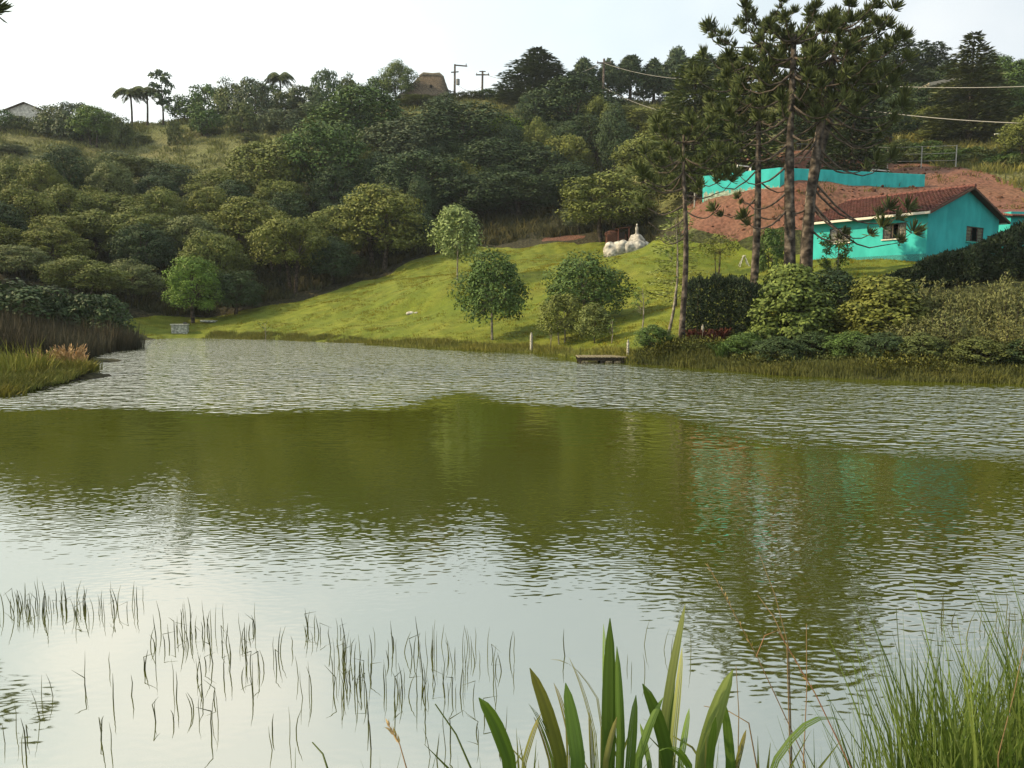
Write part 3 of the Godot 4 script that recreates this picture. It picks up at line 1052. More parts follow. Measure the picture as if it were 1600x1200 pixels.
func house() -> void:
	var o := thing("turquoise_house", "turquoise single-storey house with red tiled gable roof and three dark framed windows", "house", Vector3(23.4, 5.2, -44), deg_to_rad(35))
	var paint := teal_paint(51)
	var W := 8.7
	var L := 7.2
	var H := 2.65
	var rise := 1.55
	var frame_mat := mat_of(Color(0.035, 0.03, 0.028), 0.5)
	var pale := mat_of(Color(0.6, 0.58, 0.52), 0.8)
	var glass := StandardMaterial3D.new()
	glass.albedo_color = Color(0.5, 0.52, 0.5, 0.35)
	glass.transparency = BaseMaterial3D.TRANSPARENCY_ALPHA
	glass.roughness = 0.08
	var m := MB.new()
	# gable wall at z = 0 facing +z, front wall at x = 0 facing -x, and the two hidden ones
	panel(m, Transform3D(Basis(), Vector3(0, 0, -0.075)), W, H, 0.15, [[4.55, 6.75, 1.15, 2.05]], Color.WHITE)
	panel(m, Transform3D(Basis(Vector3.UP, PI / 2), Vector3(0.075, 0, -0.15)), L - 0.3, H, 0.15, [[1.05, 2.45, 1.2, 2.1], [4.5, 5.9, 1.2, 2.1]], Color.WHITE)
	panel(m, Transform3D(Basis(), Vector3(0, 0, -L + 0.075)), W, H, 0.15, [], Color.WHITE)
	panel(m, Transform3D(Basis(Vector3.UP, PI / 2), Vector3(W - 0.075, 0, -0.15)), L - 0.3, H, 0.15, [], Color.WHITE)
	for z: float in [0.0, -L + 0.15]:
		var a := Vector3(0, H, z)
		var b := Vector3(W, H, z)
		var c := Vector3(W / 2, H + rise, z)
		var k := Vector3(0, 0, -0.15)
		m.tri(a, b, c, Color.WHITE); m.tri(b + k, a + k, c + k, Color.WHITE)
		m.quad(a + k, a, c, c + k, Color.WHITE); m.quad(b, b + k, c + k, c, Color.WHITE)
	part("wall", m.mesh(), paint, o)
	# weathered plinth strip, 3 mm proud
	part("plinth", shape(func(q: MB):
		q.box(Transform3D(Basis(), Vector3(-0.02, 0.0, -L / 2)), Vector3(0.05, 0.5, L + 0.04))
		q.box(Transform3D(Basis(), Vector3(W / 2, -0.05, 0.02)), Vector3(W + 0.04, 0.4, 0.05))), grained(Color(0.07, 0.38, 0.37), 0.95, 1.5, 1.0, 0.5, 52, true, 0.05), o)
	part("floor", shape(func(q: MB): q.box(Transform3D(Basis(), Vector3(W / 2, -0.25, -L / 2)), Vector3(W - 0.1, 0.6, L - 0.1))), mat_of(Color(0.12, 0.1, 0.09)), o)
	window_in("window", o, Transform3D(Basis(), Vector3(4.55, 1.15, 0)), 2.2, 0.9, true, frame_mat, glass, mat_of(Color(0.05, 0.4, 0.33)))
	var fx := Basis(Vector3.UP, -PI / 2)
	window_in("window", o, Transform3D(fx, Vector3(0, 1.2, -0.15 - 2.45)), 1.4, 0.9, true, frame_mat, glass, pale)
	window_in("window", o, Transform3D(fx, Vector3(0, 1.2, -0.15 - 5.9)), 1.4, 0.9, false, frame_mat, glass, pale)
	# curtains inside the front windows
	for k in 2:
		var z0: float = -0.15 - [2.45, 5.9][k]
		var cm := MB.new()
		for i in 14:
			if k == 0 and i > 4 and i < 9:
				continue
			var za: float = z0 + 1.4 * i / 14.0
			cm.quad(Vector3(0.22 + 0.03 * (i % 2), 1.1, za), Vector3(0.22 + 0.03 * ((i + 1) % 2), 1.1, za + 0.1), Vector3(0.22 + 0.03 * ((i + 1) % 2), 2.15, za + 0.1), Vector3(0.22 + 0.03 * (i % 2), 2.15, za), Color.WHITE)
		part("curtain", cm.mesh(), mat_of(Color(0.5, 0.36, 0.25), 0.95), o)
	# roof: slab, courses of round tiles, ridge, eave board, verge boards
	var over := 0.55
	var gab := 0.4
	var slope := rise / (W / 2)
	var ang := atan(slope)
	var run := (W / 2 + over) / cos(ang)
	var roof_mat := grained(Color(0.25, 0.105, 0.085), 0.85, 1.2, 0.8, 0.5, 53, true, 0.03)
	var r := gen(12)
	var roof := part("roof", shape(func(q: MB):
		for s: float in [-1.0, 1.0]:
			var x := Transform3D(Basis(Vector3.BACK, -ang * s), Vector3(W / 2, H + rise + 0.06, -L / 2)) * Transform3D(Basis(), Vector3(s * run / 2, 0, 0))
			q.box(x, Vector3(run, 0.06, L + gab * 2 - 0.05))), mat_of(Color(0.1, 0.06, 0.04)), o)
	var tiles := MB.new()
	var wide := 0.21
	var cols := int((L + gab * 2) / wide)
	for s: float in [-1.0, 1.0]:
		var x := Transform3D(Basis(Vector3.BACK, -ang * s), Vector3(W / 2, H + rise + 0.10, -L / 2))
		var rows := 14
		for c in cols:
			var z := -(L / 2 + gab) + wide * (c + 0.5)
			for row in rows:
				var a := run * row / rows
				var b2 := run * (row + 1.18) / rows
				var tone := r.randf_range(0.65, 1.25)
				var col := Color(tone, tone * r.randf_range(0.85, 1.1), tone * r.randf_range(0.85, 1.1))
				var base := tiles.v.size()
				for e in 2:
					for k in 5:
						var w := PI * k / 4.0
						var rad := 0.085 if e == 0 else 0.1
						var p := Vector3(s * (a if e == 0 else b2), sin(w) * rad * 0.8 + (-0.012 if e == 0 else 0.03), z + cos(w) * rad)
						tiles.v.append(x * p); tiles.n.append(x.basis * Vector3(0, sin(w), cos(w))); tiles.c.append(col); tiles.uv.append(Vector2.ZERO)
				for k in 4:
					var i := base + k
					if s < 0:
						tiles.ix.append_array([i, i + 6, i + 1, i, i + 5, i + 6])
					else:
						tiles.ix.append_array([i, i + 1, i + 6, i, i + 6, i + 5])
	part("roof_tiles", tiles.mesh(), roof_mat, roof, "stuff")
	for i in 24:
		part("ridge_tile", shape(func(q: MB): q.tube(PackedVector3Array([Vector3(W / 2, H + rise + 0.12, -L - gab + 0.335 * i), Vector3(W / 2, H + rise + 0.13, -L - gab + 0.335 * i + 0.36)]), PackedFloat32Array([0.11, 0.13]), 10, Color.WHITE)), roof_mat, roof)
	for s: float in [-1.0, 1.0]:
		var ex := W / 2 + s * (W / 2 + over)
		var ey := H - over * slope
		part("eave_board", shape(func(q: MB): q.box(Transform3D(Basis(), Vector3(ex, ey + 0.02, -L / 2)), Vector3(0.05, 0.14, L + gab * 2))), pale, o)
		part("verge_board", shape(func(q: MB): bar(q, Vector3(ex, ey + 0.0, gab - 0.02), Vector3(W / 2, H + rise + 0.0, gab - 0.02), 0.12)), mat_of(Color(0.09, 0.05, 0.035)), o)
	# the low turquoise outbuilding that shows at the picture's edge
	var s2 := thing("turquoise_outbuilding", "low turquoise outbuilding with tiled roof at the right end of the dark hedge", "outbuilding", Vector3(31.9, 5.6, -50), deg_to_rad(8))
	part("wall", shape(func(q: MB): q.box(Transform3D(Basis(), Vector3(2.5, 1.3, -2)), Vector3(5, 3.2, 4))), paint, s2)
	part("roof", shape(func(q: MB): q.box(Transform3D(Basis(Vector3.RIGHT, 0.2), Vector3(2.5, 3.1, -2)), Vector3(5.5, 0.12, 4.9), Color.WHITE, 0.02)), roof_mat, s2)

func bank_things() -> void:
	# the turquoise retaining wall on the earth bank
	var o := thing("retaining_wall", "turquoise rendered retaining wall with a corner, stained pale along its foot", "wall", Vector3(21.07, 10.9, -62))
	var paint := teal_paint(54)
	var pts := [Vector3(-4.95, 2.44, -4), Vector3(0, 2.44, 0), Vector3(13.2, 2.5, -3.2)]
	for k in 2:
		var a: Vector3 = pts[k]
		var b: Vector3 = pts[k + 1]
		var l := Vector2(b.x - a.x, b.z - a.z).length()
		var turn := Basis(Vector3.UP, atan2(-(b.z - a.z), b.x - a.x))
		var x := Transform3D(turn, Vector3(a.x, 0, a.z))
		part("wall_face", shape(func(q: MB):
			q.box(x * Transform3D(Basis(), Vector3(l / 2, 0.75, -0.1 - 0.002 * k)), Vector3(l + (0.2 if k == 0 else 0.0), 3.38, 0.2), Color.WHITE, 0.02)), paint, o)
		part("stained_foot", shape(func(q: MB):
			var r := gen(70 + k)
			var n := 40
			for i in n:
				var h := r.randf_range(0.15, 0.55)
				q.quad(x * Vector3(l * i / n, -0.3, 0.006), x * Vector3(l * (i + 1) / n, -0.3, 0.006), x * Vector3(l * (i + 1) / n, 0.7 + r.randf_range(0.1, 0.5), 0.006), x * Vector3(l * i / n, 0.7 + h, 0.006), Color.WHITE)), grained(Color(0.36, 0.45, 0.36), 0.95, 0.8, 1.0, 0.6, 55), o)
	var white := mat_of(Color(0.6, 0.6, 0.56), 0.6)
	var steel := mat_of(Color(0.3, 0.3, 0.28), 0.6)
	for k in 2:
		var g := thing("goal_frame", ["white tube goal frame standing near the left end of the turquoise wall", "white tube goal frame lying low behind the right end of the turquoise wall"][k], "goal", [spot(19.1, 66.6), spot(31.6, 69.0)][k], [0.5, 0.4][k], "goal frames on the terrace")
		var h: float = [1.75, 1.25][k]
		var w: float = [1.5, 2.0][k]
		part("post", shape(func(q: MB): bar(q, Vector3(0, -0.3, 0), Vector3(0, h, 0), 0.09)), white, g)
		part("post", shape(func(q: MB): bar(q, Vector3(w, -0.3, 0), Vector3(w, h, 0), 0.09)), white, g)
		part("crossbar", shape(func(q: MB): bar(q, Vector3(0.05, h - 0.05, 0.002), Vector3(w - 0.05, h - 0.05, 0.002), 0.09)), white, g)
		for sx: float in [0.0, w]:
			part("stay", shape(func(q: MB): bar(q, Vector3(sx, h - 0.1, -0.05), Vector3(sx, -0.1, -1.0), 0.05)), white, g)
	# wire fence round the terrace
	var f := thing("wire_fence", "thin wire fence on grey posts around the terrace above the turquoise wall", "fence", spot(15.5, 67))
	var run := [Vector2(15.6, 67), Vector2(17.5, 75), Vector2(19.5, 80), Vector2(24, 81), Vector2(28, 80), Vector2(32, 78), Vector2(36, 75.5), Vector2(38.2, 73.5), Vector2(40.3, 71.5)]
	var tops := []
	for q: Vector2 in run:
		var base := spot(q.x, q.y) - f.position
		part("post", shape(func(m: MB): m.tube(PackedVector3Array([base - Vector3(0, 0.3, 0), base + Vector3(0, 2.0, 0)]), PackedFloat32Array([0.055, 0.05]), 6, Color.WHITE)), steel, f)
		tops.append(base)
	for hgt: float in [1.95, 1.3, 0.65]:
		part("wire", shape(func(m: MB):
			for i in tops.size() - 1:
				m.tube(PackedVector3Array([tops[i] + Vector3(0, hgt, 0.07), tops[i + 1] + Vector3(0, hgt, 0.07)]), PackedFloat32Array([0.018, 0.018]), 4, Color.WHITE, false)), steel, f)
	# street lamp, posts
	var lamp := thing("street_lamp", "grey street lamp with short arm among the hedge bushes right of the cedar", "street lamp", spot(47.4, 76))
	part("pole", shape(func(m: MB): m.tube(PackedVector3Array([Vector3(0, -0.4, 0), Vector3(0, 2.3, 0)]), PackedFloat32Array([0.07, 0.05]), 8, Color.WHITE)), steel, lamp)
	part("arm", shape(func(m: MB): bar(m, Vector3(0.03, 2.28, 0), Vector3(-0.7, 2.34, 0), 0.06)), white, lamp)
	part("lamp_head", shape(func(m: MB): m.box(Transform3D(Basis(), Vector3(-0.75, 2.36, 0)), Vector3(0.5, 0.1, 0.22), Color.WHITE, 0.03)), white, lamp)
	for k in 3:
		var p: Vector2 = [Vector2(45, 92), Vector2(28.3, 100), Vector2(51.6, 91)][k]
		tag(part("post", shape(func(m: MB): m.tube(PackedVector3Array([Vector3(0, -0.4, 0), Vector3(0, [2.2, 7.5, 1.4][k], 0)]), PackedFloat32Array([[0.11, 0.09, 0.09][k], [0.1, 0.07, 0.08][k]]), 8, Color.WHITE)), mat_of([Color(0.3, 0.3, 0.14), Color(0.3, 0.29, 0.26), Color(0.34, 0.32, 0.26)][k]), self), ["stout yellowish post on the slope under the dark araucaria bough", "tall thin grey pole rising left of the second araucaria's crown", "short pale post on the grass left of the layered cedar's foot"][k], "post")
		get_child(-1).position = spot(p.x, p.y)
	# dock
	var d := thing("wooden_dock", "small low wooden dock on dark supports at the far shore", "dock", Vector3(2.88, -0.06, -34.7), 0.0)
	var wood := grained(Color(0.24, 0.21, 0.14), 0.9, 1.5, 0.8, 0.5, 56, false, 0.03)
	var dark := grained(Color(0.05, 0.042, 0.03), 0.9, 1.5, 0.8, 0.5, 57, false, 0.03)
	var rr := gen(77)
	for i in 15:
		var off := rr.randf_range(-0.03, 0.03)
		part("plank", shape(func(m: MB): m.box(Transform3D(Basis(), Vector3(0.07 + 0.142 * i, 0.325 + off * 0.15, 0.55 + off)), Vector3(0.132, 0.045, 1.35), Color.WHITE, 0.008)), wood, d)
	for z: float in [0.0, 1.1]:
		part("beam", shape(func(m: MB): m.box(Transform3D(Basis(), Vector3(1.06, 0.24, z)), Vector3(2.1, 0.12, 0.1))), dark, d)
		for x: float in [0.12, 1.06, 2.0]:
			part("leg", shape(func(m: MB): m.box(Transform3D(Basis(), Vector3(x, -0.2, z + 0.012)), Vector3(0.14, 0.78, 0.14), Color.WHITE, 0.01)), dark, d)
	for x: float in [0.3, 1.35, 1.72]:
		part("float_block", shape(func(m: MB): m.box(Transform3D(Basis(), Vector3(x, 0.08, 1.19)), Vector3(0.3, 0.17, 0.12), Color.WHITE, 0.02)), grained(Color(0.2, 0.18, 0.12), 0.9, 1.5, 0.8, 0.5, 58, false, 0.03), d)
	var posts := [[1.05, 42.0, 1.05, 0.085, "pointed whitewashed post on the shore left of the dock"], [5.15, 34.2, 0.85, 0.06, "white post at the right end of the dock"], [8.7, 35.2, 0.62, 0.06, "pale short post standing in the dark red plants"], [6.6, 37.5, 0.6, 0.04, "thin grey stake on the grass right of the dock"]]
	for p in posts:
		tag(part("post", shape(func(m: MB): m.tube(PackedVector3Array([Vector3(0, -0.6, 0), Vector3(0.01, p[2] * 0.85, 0), Vector3(0.015, p[2], 0)]), PackedFloat32Array([p[3], p[3] * 0.95, p[3] * 0.3]), 8, Color.WHITE)), grained(Color(0.5, 0.48, 0.4), 0.9, 2.0, 0.6, 0.55, 59), self), p[4], "post", "posts along the far shore")
		get_child(-1).position = spot(p[0], p[1])

func ridge_things() -> void:
	# thatched hut
	var o := thing("thatched_hut", "round-shouldered thatched hut roof on the ridge below the utility poles", "hut", Vector3(-16, 39.6, -147))
	var thatch := grained(Color(0.2, 0.155, 0.11), 0.95, 0.5, 12.0, 0.45, 81, true, 0.03)
	var m := MB.new()
	var rings := 14
	var sides := 36
	for i in rings + 1:
		var t := i / float(rings)
		for k in sides + 1:
			var a := TAU * (k % sides) / sides
			var wob := 1.0 + 0.03 * sin(k * 2.7 + i) + 0.02 * sin(i * 5.1 + k)
			var rx := lerpf(5.4, 2.15, pow(t, 0.75)) * wob
			var rz := lerpf(3.9, 0.25, pow(t, 0.85)) * wob
			var ex := signf(cos(a)) * pow(absf(cos(a)), 0.6)
			var ez := signf(sin(a)) * pow(absf(sin(a)), 0.6)
			m.corner(Vector3(ex * rx + lerpf(-0.2, 1.2, t), lerpf(0.6, 5.1, t) + 0.25 * sin(PI * t), ez * rz), Vector3.UP, Color.WHITE)
	for i in rings:
		for k in sides:
			var q := i * (sides + 1) + k
			m.ix.append_array([q, q + 1, q + sides + 2, q, q + sides + 2, q + sides + 1])
	m.recalc(0)
	part("roof", m.mesh(), thatch, o)
	part("ridge_cap", shape(func(q: MB): q.tube(PackedVector3Array([Vector3(-1.1, 4.95, 0), Vector3(-0.3, 5.3, 0), Vector3(1.3, 5.2, 0), Vector3(2.6, 5.25, 0), Vector3(3.3, 4.8, 0)]), PackedFloat32Array([0.3, 0.5, 0.45, 0.5, 0.3]), 8, Color.WHITE)), grained(Color(0.26, 0.22, 0.16), 0.95, 0.8, 6.0, 0.5, 82), o)
	part("smoke_hole", shape(func(q: MB): q.box(Transform3D(Basis(), Vector3(1.3, 2.6, 2.45)), Vector3(0.45, 0.45, 0.5))), mat_of(Color(0.02, 0.018, 0.015)), o)
	part("wall", shape(func(q: MB): q.box(Transform3D(Basis(), Vector3(0, 0.3, 0)), Vector3(8.4, 1.8, 5.6))), mat_of(Color(0.3, 0.26, 0.2)), o)
	# pale far house
	var h := thing("far_house", "pale plastered far house with low brown gable roof at the left end of the ridge", "house", Vector3(-93.3, 36.6, -152), 0.1)
	part("wall", shape(func(q: MB):
		q.box(Transform3D(Basis(), Vector3(0, 1.5, -3)), Vector3(6.8, 3.2, 6))
		q.tri(Vector3(-3.4, 3.1, 0), Vector3(3.4, 3.1, 0), Vector3(0, 4.5, 0), Color.WHITE)), grained(Color(0.6, 0.58, 0.53), 0.9, 0.3, 0.5, 0.75, 83), h)
	part("roof", shape(func(q: MB):
		for s: float in [-1.0, 1.0]:
			q.box(Transform3D(Basis(Vector3.BACK, -s * 0.39), Vector3(0, 4.62, -2.9)) * Transform3D(Basis(), Vector3(s * 2.05, 0, 0)), Vector3(4.1, 0.14, 6.8))), grained(Color(0.13, 0.085, 0.06), 0.9, 0.6, 3.0, 0.5, 84), h)
	part("window", shape(func(q: MB): q.box(Transform3D(Basis(), Vector3(-1.1, 1.7, 0.02)), Vector3(0.9, 0.8, 0.08))), mat_of(Color(0.03, 0.03, 0.03), 0.3), h)
	# roof that shows between the trees on the right slope
	var b := thing("far_shed", "beige roofed shed half hidden left of the layered cedar", "shed", spot(53.6, 100))
	part("wall", shape(func(q: MB): q.box(Transform3D(Basis(), Vector3(0.3, 1.6, -0.4)), Vector3(2.8, 6.0, 2.0))), mat_of(Color(0.06, 0.06, 0.045)), b)
	part("roof", shape(func(q: MB): q.box(Transform3D(Basis(Vector3.BACK, 0.2), Vector3(0, 5.5, 0)), Vector3(3.9, 0.4, 3.0))), mat_of(Color(0.3, 0.27, 0.22)), b)
	# utility poles
	var pole_mat := grained(Color(0.16, 0.13, 0.11), 0.9, 0.5, 1.0, 0.6, 85)
	var iron := mat_of(Color(0.2, 0.2, 0.2), 0.6)
	var defs := [[-10.6, 148.0, 47.1, "utility pole with a one-sided crossarm and transformer right of the thatched hut", "a"], [-5.5, 149.0, 46.2, "utility pole with centred double crossarms near the tall ridge conifer", "b"], [15.7, 136.0, 44.4, "thin tall utility pole in front of the ridge cypresses", "c"]]
	for e in defs:
		var p := spot(e[0], e[1])
		var u := thing("utility_pole", e[3], "utility pole", p, 0.0, "utility poles on the ridge")
		var hh: float = e[2] - p.y
		part("pole", shape(func(q: MB): q.tube(PackedVector3Array([Vector3(-0.12, -0.5, 0), Vector3(0, hh, 0)]), PackedFloat32Array([0.24, 0.17]), 8, Color.WHITE)), pole_mat, u)
		if e[4] == "a":
			part("crossarm", shape(func(q: MB): bar(q, Vector3(-0.1, hh - 0.2, 0.2), Vector3(2.3, hh - 0.4, 0.2), 0.2)), pole_mat, u)
			part("crossarm", shape(func(q: MB): bar(q, Vector3(-0.7, hh - 1.5, 0.2), Vector3(0.7, hh - 1.4, 0.2), 0.18)), pole_mat, u)
			part("transformer", shape(func(q: MB): q.tube(PackedVector3Array([Vector3(0.55, hh - 3.7, 0.1), Vector3(0.55, hh - 2.7, 0.1)]), PackedFloat32Array([0.35, 0.35]), 10, Color.WHITE)), iron, u)
			part("insulator", shape(func(q: MB): q.tube(PackedVector3Array([Vector3(2.1, hh - 0.3, 0.2), Vector3(2.1, hh + 0.05, 0.2)]), PackedFloat32Array([0.1, 0.08]), 6, Color.WHITE)), iron, u)
		else:
			part("crossarm", shape(func(q: MB): bar(q, Vector3(-1.25, hh - 0.75, 0.2), Vector3(1.25, hh - 0.75, 0.2), 0.2)), pole_mat, u)
			if e[4] == "b":
				part("crossarm", shape(func(q: MB): bar(q, Vector3(-0.6, hh - 0.15, 0.2), Vector3(0.6, hh - 0.15, 0.2), 0.16)), pole_mat, u)
			for s: float in [-1.1, 1.1]:
				part("insulator", shape(func(q: MB): q.tube(PackedVector3Array([Vector3(s, hh - 0.7, 0.2), Vector3(s, hh - 0.4, 0.2)]), PackedFloat32Array([0.09, 0.07]), 6, Color.WHITE)), iron, u)
	var spans := [[Vector3(-5.5, 45.7, -148.8), Vector3(15.7, 43.8, -135.8), 2.4, 0.04, "pale cable from the centred pole to the thin tall pole"], [Vector3(15.7, 43.6, -135.8), Vector3(35.5, 34.4, -110), 1.6, 0.034, "upper pale cable running right from the thin tall pole"], [Vector3(15.8, 39.6, -135.8), Vector3(30.5, 29.2, -113), 1.4, 0.034, "lower pale cable sagging right from the thin tall pole"], [Vector3(31.5, 29.8, -95), Vector3(52.5, 21.2, -66), 1.0, 0.034, "upper thick grey cable in front of the layered cedar"], [Vector3(31.0, 27.2, -93), Vector3(50.0, 17.1, -64), 1.0, 0.04, "lower sagging grey cable in front of the layered cedar"], [Vector3(-10.3, 43.6, -148), Vector3(-5.6, 43.4, -149), 1.0, 0.03, "short dark cable slung between the two ridge poles"]]
	var cable := mat_of(Color(0.27, 0.265, 0.24), 0.7)
	for e in spans:
		tag(part("cable", shape(func(q: MB):
			var p := PackedVector3Array()
			var r := PackedFloat32Array()
			for i in 25:
				var t := i / 24.0
				p.append(e[0].lerp(e[1], t) - Vector3(0, e[2] * 4.0 * t * (1 - t), 0))
				r.append(e[3])
			q.tube(p, r, 5, Color.WHITE)), cable, self), e[4], "cable", "overhead cables")
	palm("left palm of the twin feathery palms on the ridge", spot(-70.6, 147), 6.2, 3.7, 3, 14)
	palm("right palm of the twin feathery palms on the ridge", spot(-68.0, 147.5), 6.5, 3.3, 4, 13)
	palm("single stout palm on the ridge crest left of centre", spot(-43.2, 148), 7.0, 3.5, 5, 14)

func lawn_things() -> void:
	# white painted rock with a small statue
	var rock := FastNoiseLite.new()
	rock = noise(0.55, 8, 4)
	var o := thing("painted_rock", "white painted rock outcrop with stained ledges at the top of the lawn", "rock", spot(10.4, 71))
	var paint := grained(Color(0.55, 0.53, 0.48), 0.9, 0.4, 5.0, 0.62, 91, true, 0.02)
	for e in [[Vector3(-1.4, 0.45, 0.1), Vector3(0.85, 0.85, 0.8)], [Vector3(-0.5, 0.55, -0.1), Vector3(1.1, 1.05, 1.0)], [Vector3(0.75, 0.6, 0.0), Vector3(1.35, 1.0, 1.1)], [Vector3(1.75, 0.6, -0.2), Vector3(0.6, 0.75, 0.6)], [Vector3(1.0, 1.35, -0.4), Vector3(0.75, 0.75, 0.7)]]:
		part("boulder", shape(func(q: MB): q.lump(Transform3D(Basis(Vector3.UP, e[0].x), e[0]), e[1], 24, rock, 0.42, Color.WHITE)), paint, o)
	var s := thing("statue", "small white robed statue on top of the painted rock", "statue", o.position + Vector3(1.02, 1.95, -0.4))
	var robe := MB.new()
	robe.tube(PackedVector3Array([Vector3(0, -0.25, 0), Vector3(0, 0.0, 0), Vector3(0, 0.1, 0), Vector3(0, 0.5, 0), Vector3(0, 0.72, 0), Vector3(0, 0.84, 0), Vector3(0, 0.9, 0)]), PackedFloat32Array([0.4, 0.26, 0.17, 0.13, 0.16, 0.12, 0.05]), 12, Color.WHITE)
	part("robe", robe.mesh(), paint, s)
	var smooth := noise(1, 1, 1)
	part("head", shape(func(q: MB): q.lump(Transform3D(Basis(), Vector3(0, 1.0, 0)), Vector3(0.085, 0.12, 0.09), 8, smooth, 0.0, Color.WHITE)), paint, s)
	part("hands", shape(func(q: MB): bar(q, Vector3(-0.1, 0.68, 0.08), Vector3(0, 0.74, 0.19), 0.06); bar(q, Vector3(0.1, 0.68, 0.08), Vector3(0.004, 0.74, 0.19), 0.06)), paint, s)
	# brick oven shelter behind the rock
	var k := thing("brick_oven", "low red brick oven with lean-to cover behind the white rock", "oven", spot(10.2, 75))
	var brick := grained(Color(0.17, 0.075, 0.05), 0.95, 1.4, 2.0, 0.4, 92, true, 0.05)
	part("body", shape(func(q: MB): q.box(Transform3D(Basis(), Vector3(-0.2, 0.4, 0)), Vector3(1.9, 1.3, 1.2), Color.WHITE, 0.05); q.lump(Transform3D(Basis(), Vector3(-0.5, 1.05, 0)), Vector3(0.8, 0.45, 0.6), 10, rock, 0.15, Color.WHITE)), brick, k)
	part("opening", shape(func(q: MB): q.box(Transform3D(Basis(), Vector3(0.25, 0.95, 0.6)), Vector3(0.6, 0.6, 0.06))), mat_of(Color(0.02, 0.015, 0.012)), k)
	part("cover", shape(func(q: MB): q.box(Transform3D(Basis(Vector3.BACK, 0.12), Vector3(0.4, 1.6, 0.2)), Vector3(1.5, 0.09, 1.5), Color.WHITE, 0.02)), brick, k)
	for x: float in [-0.1, 0.9]:
		part("post", shape(func(q: MB): bar(q, Vector3(x, -0.2, 0.9), Vector3(x, 1.56, 0.9), 0.1)), mat_of(Color(0.16, 0.06, 0.04)), k)
	# white pump box and slab on the low lawn
	var bx := thing("pump_box", "weathered white box with a dark knob on its lid by the left shore", "box", spot(-26.7, 62), 0.25)
	var off_white := grained(Color(0.55, 0.57, 0.5), 0.9, 0.8, 1.0, 0.6, 93)
	part("body", shape(func(q: MB): q.box(Transform3D(Basis(), Vector3(0, 0.2, 0)), Vector3(1.2, 0.8, 0.9), Color.WHITE, 0.03)), off_white, bx)
	part("lid", shape(func(q: MB): q.box(Transform3D(Basis(), Vector3(0, 0.65, 0)), Vector3(1.32, 0.09, 1.0), Color.WHITE, 0.02)), off_white, bx)
	part("knob", shape(func(q: MB): q.box(Transform3D(Basis(), Vector3(0.4, 0.76, 0)), Vector3(0.3, 0.13, 0.2), Color.WHITE, 0.03)), mat_of(Color(0.05, 0.05, 0.05)), bx)
	tag(part("concrete_slab", shape(func(q: MB): q.box(Transform3D(Basis(Vector3.BACK, -0.04), Vector3(0, 0.12, 0)), Vector3(1.25, 0.16, 0.9), Color.WHITE, 0.03)), off_white, self), "flat pale concrete slab in the grass beyond the white box", "slab")
	get_child(-1).position = spot(-25.9, 66)
	for e in [[-12.7, 52.6, 0.5, "white stone lying at the water's edge below the lawn"], [-7.7, 58.6, 0.3, "small white stone on the lawn where the wood's shadow ends"], [-7.2, 58.2, 0.16, "tiny white stone beside the small white one on the lawn"]]:
		tag(part("stone", shape(func(q: MB): q.lump(Transform3D(), Vector3(e[2] * 1.3, e[2] * 0.55, e[2]), 8, rock, 0.5, Color.WHITE)), paint, self), e[3], "stone")
		get_child(-1).position = spot(e[0], e[1])
	var a := thing("sawhorse", "small white A-shaped wooden trestle on the lawn behind the second araucaria", "trestle", spot(17.0, 57))
	for s2: float in [-0.5, 0.5]:
		part("leg", shape(func(q: MB): bar(q, Vector3(s2 * 0.7, -0.05, -0.25), Vector3(s2 * 0.1, 0.75, s2 * 0.02), 0.06)), off_white, a)
		part("leg", shape(func(q: MB): bar(q, Vector3(s2 * 0.7, -0.05, 0.25), Vector3(s2 * 0.1, 0.75, s2 * 0.02 + 0.01), 0.06)), off_white, a)
	part("rail", shape(func(q: MB): bar(q, Vector3(0, 0.78, -0.4), Vector3(0, 0.78, 0.4), 0.07)), off_white, a)

